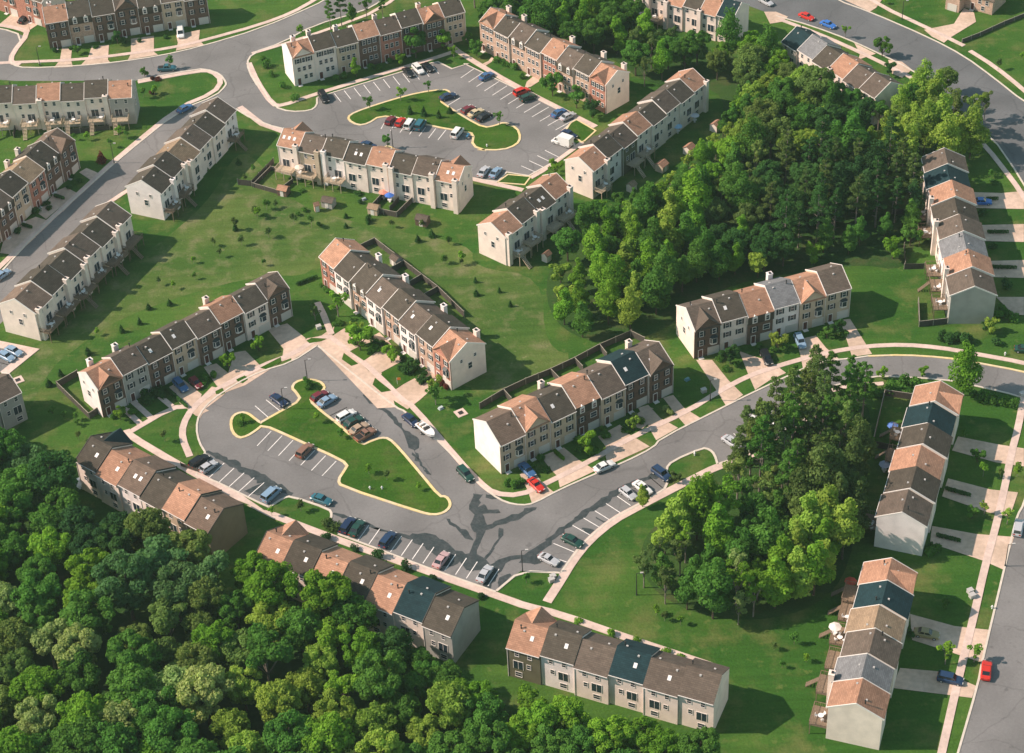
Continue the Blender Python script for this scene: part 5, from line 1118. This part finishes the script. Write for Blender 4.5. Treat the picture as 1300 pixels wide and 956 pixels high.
# ------------------------------------------------------------------ lamps, hydrants, boxes
def lampost(txt, label, h=6.0, dx=.8):
    p = W(txt)[0]; t = empty('street_lamp', (p.x, p.y, 0)); tag(t, label, 'street lamp', 'street lamps')
    b = MB(); b.tube((0, 0, -.2), (0, 0, h), .11, .07, 8); b.tube((0, 0, -.1), (0, 0, .5), .17, .15, 8); link('pole', b.mesh('pole', M['flue']), t)
    b = MB(); b.tube((0, 0, h-.1), (dx, 0, h+.15), .05, .04, 6); link('arm', b.mesh('arm', M['flue']), t)
    b = MB(); b.box(dx-.1, dx+.55, -.16, .16, h+.06, h+.24); link('lamp_head', b.mesh('lamp_head', M['vent']), t)
for tx, lb in (('j 632 92', 'street lamp at the top of the court island'), ('m 250 655', 'street lamp at the small lawn below the junction'), ('m 820 770', 'thin pole before the roadside wood'), ('b 705 740', 'street lamp behind the backyard deck row'), ('d 690 100', 'street lamp on the top right verge'),
               ('x 925 365', 'street lamp at the bend of the side street'), ('p 1205 350', 'street lamp at the right lower road bend'), ('n 400 745', 'street lamp on the verge before the wood row'), ('a 200 328', 'street lamp at the top left corner'), ('j 515 235', 'pole beside the navy sedan on the island')):
    lampost(tx, lb)
def small(name, txt, label, cat, fn, rz=0.0, group='street fittings'):
    p = W(txt)[0]; return tag(link(name, fn(), None, (p.x, p.y, 0.0), rz), label, cat, group)
def hyd():
    def f():
        b = MB(); b.tube((0, 0, -.1), (0, 0, .75), .16, .14, 8); b.tube((0, 0, .75), (0, 0, .95), .19, .05, 8); b.tube((-.28, 0, .55), (.28, 0, .55), .08, .08, 6); return b.mesh('hydrant', M['white'])
    return shared('hyd', f)
for tx, lb in (('b 1175 735', 'white hydrant on the round end of the upper island'), ('j 945 635', 'left white hydrant on the lower part of the court island'), ('j 1005 635', 'right white marker on the lower part of the court island'), ('h 1205 910', 'pale hydrant on the verge at the curved road'),
               ('v 165 545', 'white hydrant on the small grass island'), ('a 200 325', 'pale hydrant at the top left kerb'), ('p 1140 562', 'white hydrant on the verge at right'), ('m 1110 65', 'white cap at the kerb of the small grass island')):
    small('fire_hydrant', tx, lb, 'hydrant', hyd)
def ubox():
    def f():
        b = MB(); b.box(-.55, .55, -.45, .45, -.1, .85); b.box(-.6, .6, -.5, .5, .85, .93); return b.mesh('utility_box', M['vent'])
    return shared('ubox', f)
for tx, lb in (('m 402 686', 'upper white utility box on the small lawn'), ('m 395 702', 'lower white utility box on the small lawn'), ('k 137 540', 'grey utility box left of the central row path'), ('n 368 700', 'pale utility box beside the shaded lawn'), ('p 1030 482', 'pale utility box on the right lawn path'),
               ('p 1040 505', 'second utility box by the right lawn path'), ('o 1290 285', 'utility box by the right pavement')):
    small('utility_box', tx, lb, 'utility box', ubox, .4)
def drain():
    def f():
        b = MB(); b.box(-1.2, 1.2, -1.2, 1.2, -.1, .12); b.box(-.55, .55, -.55, .55, .12, .16, 1); return b.mesh('drain', [M['concrete'], M['flue']])
    return shared('drain', f)
small('storm_drain', 'l 335 372', 'square concrete drain cover on the lawn left of the junction row', 'drain', drain, .5); small('storm_drain', '. 22.8 482.8', 'square concrete drain cover by the small left car park', 'drain', drain, .5)

# sheds
def shed(txt, rz, label, w_=2.6, d_=2.2, roofc='o', wallc='a'):
    p = W(txt)[0]; t = empty('garden_shed', (p.x, p.y, 0), R(rz)); tag(t, label, 'shed', 'backyard sheds')
    b = MB(); b.prism_x([(-d_/2, -.1), (d_/2, -.1), (d_/2, 1.9), (0, 2.6), (-d_/2, 1.9)], -w_/2, w_/2); link('wall', b.mesh('shed_wall', M['wall_'+wallc]), t)
    b = MB(); k = .7/(d_/2)
    for s in (-1, 1): b.slab([(-w_/2-.15, 0, 2.68), (w_/2+.15, 0, 2.68), (w_/2+.15, s*(d_/2+.2), 1.96-.12), (-w_/2-.15, s*(d_/2+.2), 1.96-.12)], .08)
    link('roof', b.mesh('shed_roof', M['roof_'+roofc]), t)
    b = MB(); b.box(-.45, .45, -d_/2-.05, -d_/2+.02, 0, 1.8); link('door', b.mesh('shed_door', M['trim']), t)
for a in (('f 160 262', -24, 'brown shed at the fence corner below the left deck house', 2.6, 2.2, 'o', 'k'), ('f 385 320', -24, 'grey shed with dark roof below the decks', 3.0, 2.4, 'n', 's'), ('f 325 345', 20, 'tiny pink playhouse on the grass', 1.2, 1.1, 'o', 'e'), ('f 855 410', -24, 'brown shed on the lawn below the deck row right end', 3.0, 2.4, 'n', 'k'),
          ('f 612 355', -24, 'tan shed in the corner of the fenced yard', 2.6, 2.2, 'y', 'a'), ('c 1255 650', 50, 'top shed at the wood edge behind the pale row', 2.4, 2.2, 'o', 'c'), ('c 1122 765', 50, 'middle shed at the wood edge behind the pale row', 2.4, 2.2, 'o', 'c'), ('c 985 850', 50, 'lowest shed half hidden by trees behind the pale row', 2.6, 2.4, 'o', 'a'),
          ('f 722 612', -53, 'small grey shed inside the central row fence', 2.4, 2.0, 'n', 's'), ('u 480 480', 50, 'small pale shed under the trees near the pale row', 2.0, 1.8, 'y', 'c'), ('g 410 435', 50, 'little pink roofed shed at the wood edge', 1.8, 1.6, 'o', 'c')):
    shed(*a)

# fences
def fence(txt, label, h=1.7, cap=True, m='fence'):
    pts = W(txt); o = pts[0].copy(); t = empty('fence', (o.x, o.y, 0)); tag(t, label, 'fence', 'yard fences')
    loc = [p-o for p in pts]
    b = MB(); ribbon(b, loc, .09, h, h+.1); link('fence_panel', b.mesh('fence_panel', M[m]), t)
    if cap: b = MB(); ribbon(b, loc, .13, h+.06, .08); link('fence_cap', b.mesh('fence_cap', M['fencecap']), t)
    pm = shared(('post', h), lambda: (lambda q: (q.box(-.08, .08, -.08, .08, -.2, h+.2), q.mesh('post', M['fencecap']))[1])(MB()))
    for a, c in zip(loc[:-1], loc[1:]):
        n = max(1, int((c-a).length/3.2))
        for k in range(n): link('post', pm, t, a+(c-a)*(k/n))
    link('post', pm, t, loc[-1])
fence('. 99.4 477 73 492 114 532 129 522', 'fence around the side yard left of the left court row')
fence('f 530 548 615 508 760 620 930 750 1062 878', 'long fence around the backyards behind the central row'); fence('f 760 620 700 655', 'upper dividing fence in the central row yards'); fence('f 850 690 790 725', 'middle dividing fence in the central row yards'); fence('f 930 750 860 790', 'lower dividing fence in the central row yards')
fence('l 430 352 550 280 660 228 785 178 905 122 1030 55 1190 -15 g 830 815 900 850', 'long fence along the backyards behind the junction row'); fence('l 550 280 590 325', 'first dividing fence behind the junction row from left'); fence('l 785 178 830 225', 'second dividing fence behind the junction row from left')
fence('l 905 122 945 165', 'third dividing fence behind the junction row from left'); fence('l 1030 55 1065 100', 'fourth dividing fence behind the junction row from left')
fence('f 110 108 0 222 -70 215', 'fence running left from the backyard deck row', cap=False); fence('f 0 225 130 262 205 205', 'low fence below the left deck house', 1.3); fence('f 665 270 590 350 725 378 805 300', 'fence around the paved yard of the deck row', 1.6); fence('f 735 300 690 350', 'fence between the two paved yards', 1.6, False)
fence('o 542 540 602 285 738 305', 'tall dark fence around the yard left of the teal roof'); fence('o 542 540 640 560', 'fence between the upper yards of the middle right row', cap=False)
fence('h 770 650 775 768 915 752', 'dark fence around the lowest yard of the upper right row', 1.6); fence('h 700 480 800 478', 'dark fence at the deck of the upper right row', 1.6, False); fence('h 700 375 705 470', 'dark fence between decks of the upper right row', 1.6, False)
fence('h 640 205 790 195', 'thin fence beside the upper deck at right', 1.4, False)
fence('y 870 660 975 555 1010 560', 'low fence on the grass right of the side street row', 1.2); fence('a 330 672 550 648', 'fence along the yards of the upper left row', 1.5, False); fence('a 70 690 90 600', 'short fence between upper left yards', 1.5, False)
fence('d 1300 85 1200 125 1080 180 990 215', 'long rail fence beside the brick house', 1.2); fence('j 115 560 0 520', 'thin rail fence by the stall path', 1.0, False)

# patio furniture
def patio(txt, colr, label, z=0.0):
    p = W(txt)[0] if not z else at(*px(txt)[0], z); t = empty('patio_table', (p.x, p.y, z)); tag(t, label, 'patio table', 'patio tables with parasols')
    def f1():
        b = MB(); b.tube((0, 0, .68), (0, 0, .74), .6, .6, 12); b.tube((0, 0, 0), (0, 0, .68), .05, .05, 6); b.tube((0, 0, 0), (0, 0, .05), .3, .3, 8); return b.mesh('table', M['white'])
    link('table', shared('ptab', f1), t)
    def f2():
        b = MB(); b.tube((0, 0, .74), (0, 0, 2.35), .03, .03, 5); b.tube((0, 0, 2.05), (0, 0, 2.5), 1.25, .04, 8); return b.mesh('parasol', M['fabric'])
    link('parasol', shared('ppar', f2), t, color=colr)
for a in (('f 660 285', (.6, .25, .18), 'pink parasol in the paved yard of the deck row'), ('f 690 300', (.05, .15, .5), 'blue parasol in the paved yard of the deck row'), ('g 368 330', (.7, .7, .7), 'white parasol behind the four house row'), ('g 290 372', (.7, .7, .7), 'second white parasol behind the four house row'),
          ('c 1065 665', (.35, .55, .75), 'pale blue parasol behind the pale row'), ('c 1150 610', (.6, .6, .65), 'white parasol behind the far end of the pale row'), ('p 352 690', (.7, .65, .6), 'white parasol on the deck of the lower right row', 2.7), ('p 430 462', (.5, .08, .05), 'dark red parasol beside the orange roof at lower right'),
          ('o 640 470', (.1, .2, .5), 'blue and white parasol in the fenced yard'), ('o 600 665', (.3, .35, .45), 'grey blue parasol in the shaded yard'), ('r 85 355', (.7, .7, .7), 'white parasol behind the row left of stalls'), ('h 735 105', (.7, .65, .6), 'pale parasol on the upper deck at right'), ('f 240 160', (.7, .6, .5), 'cream parasol by the left deck', 2.7)):
    patio(*a)
def mset(k):
    def f():
        b = MB(); b.tube((0, 0, .66), (0, 0, .72), .55, .55, 10); b.tube((0, 0, 0), (0, 0, .66), .05, .05, 6); return b.mesh('table', M['white'])
    def g():
        b = MB(); b.box(-.24, .24, -.24, .24, .40, .46); b.box(-.24, .24, .20, .25, .46, .9)
        for x in (-.2, .2):
            for y in (-.2, .2): b.box(x-.02, x+.02, y-.02, y+.02, 0, .40)
        return b.mesh('chair', M['white'])
    return shared('dtab', f), shared('dchair', g)
for th, D_, ox, lab in DECKS:
    r_ = th.rotation_euler.z; yv = Vector((-math.sin(r_), math.cos(r_), 0)); xv = Vector((math.cos(r_), math.sin(r_), 0))
    p = th.location + yv*(D_/2-.35+1.5) + xv*ox; t = empty('deck_furniture', (p.x, p.y, 2.66), r_+.4); tag(t, lab, 'patio set', 'deck furniture'); mt, mc = mset(0)
    link('table', mt, t)
    for k in range(3): a = k*2.1+ox; link('chair', mc, t, (math.cos(a)*.85, math.sin(a)*.85, 0), a-math.pi/2)
def playhouse():
    b = MB(); b.box(-.6, .6, -.45, .45, 0, .12); b.box(-.5, .5, -.3, .3, .12, .5); return b.mesh('sandbox', M['fabric'])
for tx, cl, lb in (('f 560 290', (.3, .35, .4), 'grey toy bench beside the fenced yard'), ('h 885 70', (.1, .3, .5), 'blue toy on the grass at right'), ('n 285 640', (.15, .3, .35), 'teal play set on the shaded lawn'), ('l 235 350', (.45, .5, .5), 'grey bench by the airy tree')):
    p = W(tx)[0]; o = link('garden_bench', playhouse(), None, (p.x, p.y, 0), .6, cl); tag(o, lb, 'garden item', 'garden items')
# small flag on the central lawn
p = W('k 530 820')[0]; t = tag(empty('yard_flag', (p.x, p.y, 0)), 'small orange flag on the lawn before the central row', 'flag')
b = MB(); b.tube((0, 0, 0), (0, 0, 2.0), .04, .03, 6); link('pole', b.mesh('flag_pole', M['white']), t); b = MB(); b.box(0, .8, -.02, .02, 1.3, 1.95); link('flag', b.mesh('flag', M['fabric']), t, color=(.8, .25, .05))
# portable bike and child items near the van
tb = thing('motorcycle', 'b 1080 690', .6, -.75, 'blue covered motorcycle beside the large white van', 'motorcycle')
for x in (-.7, .7): link('wheel', _mc['wheel'], tb, (x, 0, .32))
b = MB(); b.box(-.7, .5, -.16, .16, .45, .8); b.box(-.75, -.1, -.2, .2, .8, .95); b.box(.3, .6, -.4, .4, .95, 1.02); b.box(.45, .6, -.05, .05, .5, .95); link('frame', b.mesh('bike_frame', M['fabric']), tb, color=(.05, .2, .35))

# detached brick house at the top right
rngD = random.Random(5); pD = at(*px('d 985 45')[0]); pD2 = at(*px('d 1060 10')[0])
t = empty('detached_house', (pD2.x, pD2.y, 0), R(-38)); tag(t, 'detached brick house with brown roof at the top right corner', 'house')
b = MB(); b.prism_x([(-4.5, -.3), (4.5, -.3), (4.5, 4.6), (0, 7.4), (-4.5, 4.6)], -7, 7); link('wall', b.mesh('wall', M['wall_e']), t)
b = MB()
for s in (-1, 1): b.slab([(-7.4, 0, 7.6), (7.4, 0, 7.6), (7.4, s*4.9, 4.5), (-7.4, s*4.9, 4.5)], .2)
rf = link('roof', b.mesh('roof', M['roof_n']), t)
b = MB(); b.prism_y([(-5.6, -.3), (-1.4, -.3), (-1.4, 4.2), (-3.5, 6.3), (-5.6, 4.2)], -8.2, -3.0); link('garage_wing', b.mesh('garage_wing', M['wall_e']), t)
b = MB(); b.slab([(-5.9, -8.5, 4.0), (-3.5, -8.5, 6.45), (-3.5, -1.5, 6.45), (-5.9, -1.5, 4.0)], .18); b.slab([(-3.5, -8.5, 6.45), (-1.1, -8.5, 4.0), (-1.1, -1.5, 4.0), (-3.5, -1.5, 6.45)], .18); link('garage_roof', b.mesh('garage_roof', M['roof_y']), t)
link('garage_door', _mc['garage'], t, (-3.5, -8.22, 0)); link('front_door', m_door(), t, (1.0, -4.52, 0))
for x in (-5.5+2, 3.0, 5.2): window(t, x if x > 0 else 4.1, -4.52, 3.2 if x > 0 else 1.3, .9, 1.3)

# trees that would share a label are told apart by their order across the picture
ORDN = ORD + ['eleventh', 'twelfth', 'thirteenth', 'fourteenth', 'fifteenth', 'sixteenth', 'seventeenth', 'eighteenth', 'nineteenth', 'twentieth', 'twenty-first', 'twenty-second', 'twenty-third', 'twenty-fourth', 'twenty-fifth', 'twenty-sixth', 'twenty-seventh', 'twenty-eighth', 'twenty-ninth', 'thirtieth', 'thirty-first', 'thirty-second', 'thirty-third', 'thirty-fourth', 'thirty-fifth', 'thirty-sixth']
same = {}
for o in COL.objects:
    if o.parent is None and 'label' in o: same.setdefault(o['label'], []).append(o)
for lb, os_ in same.items():
    if len(os_) > 1:
        os_.sort(key=lambda o: (np.array([o.location.x, o.location.y, -CAM_H])@RT)/(np.array([o.location.x, o.location.y, -CAM_H])@fw))
        for k, o in enumerate(os_):
            w_ = lb.split(); o['label'] = ' '.join(w_[:13])+', '+ORDN[min(k, 35)]+' from left'

# added volume: a faint even teal haze that lifts the blacks as film does
b = MB(); b.box(-2600, 2600, -2300, 3600, -1.5, 300)
hm = bpy.data.materials.new('haze'); hm.use_nodes = True; hn = hm.node_tree; hn.nodes.remove(hn.nodes['Principled BSDF'])
pv = hn.nodes.new('ShaderNodeVolumePrincipled'); pv.inputs['Color'].default_value = (0.72, 0.95, 0.90, 1); pv.inputs['Density'].default_value = 0.00007; pv.inputs['Anisotropy'].default_value = 0.2
hn.links.new(pv.outputs[0], hn.nodes['Material Output'].inputs['Volume'])
tag(link('haze', b.mesh('haze', hm)), kind='stuff')
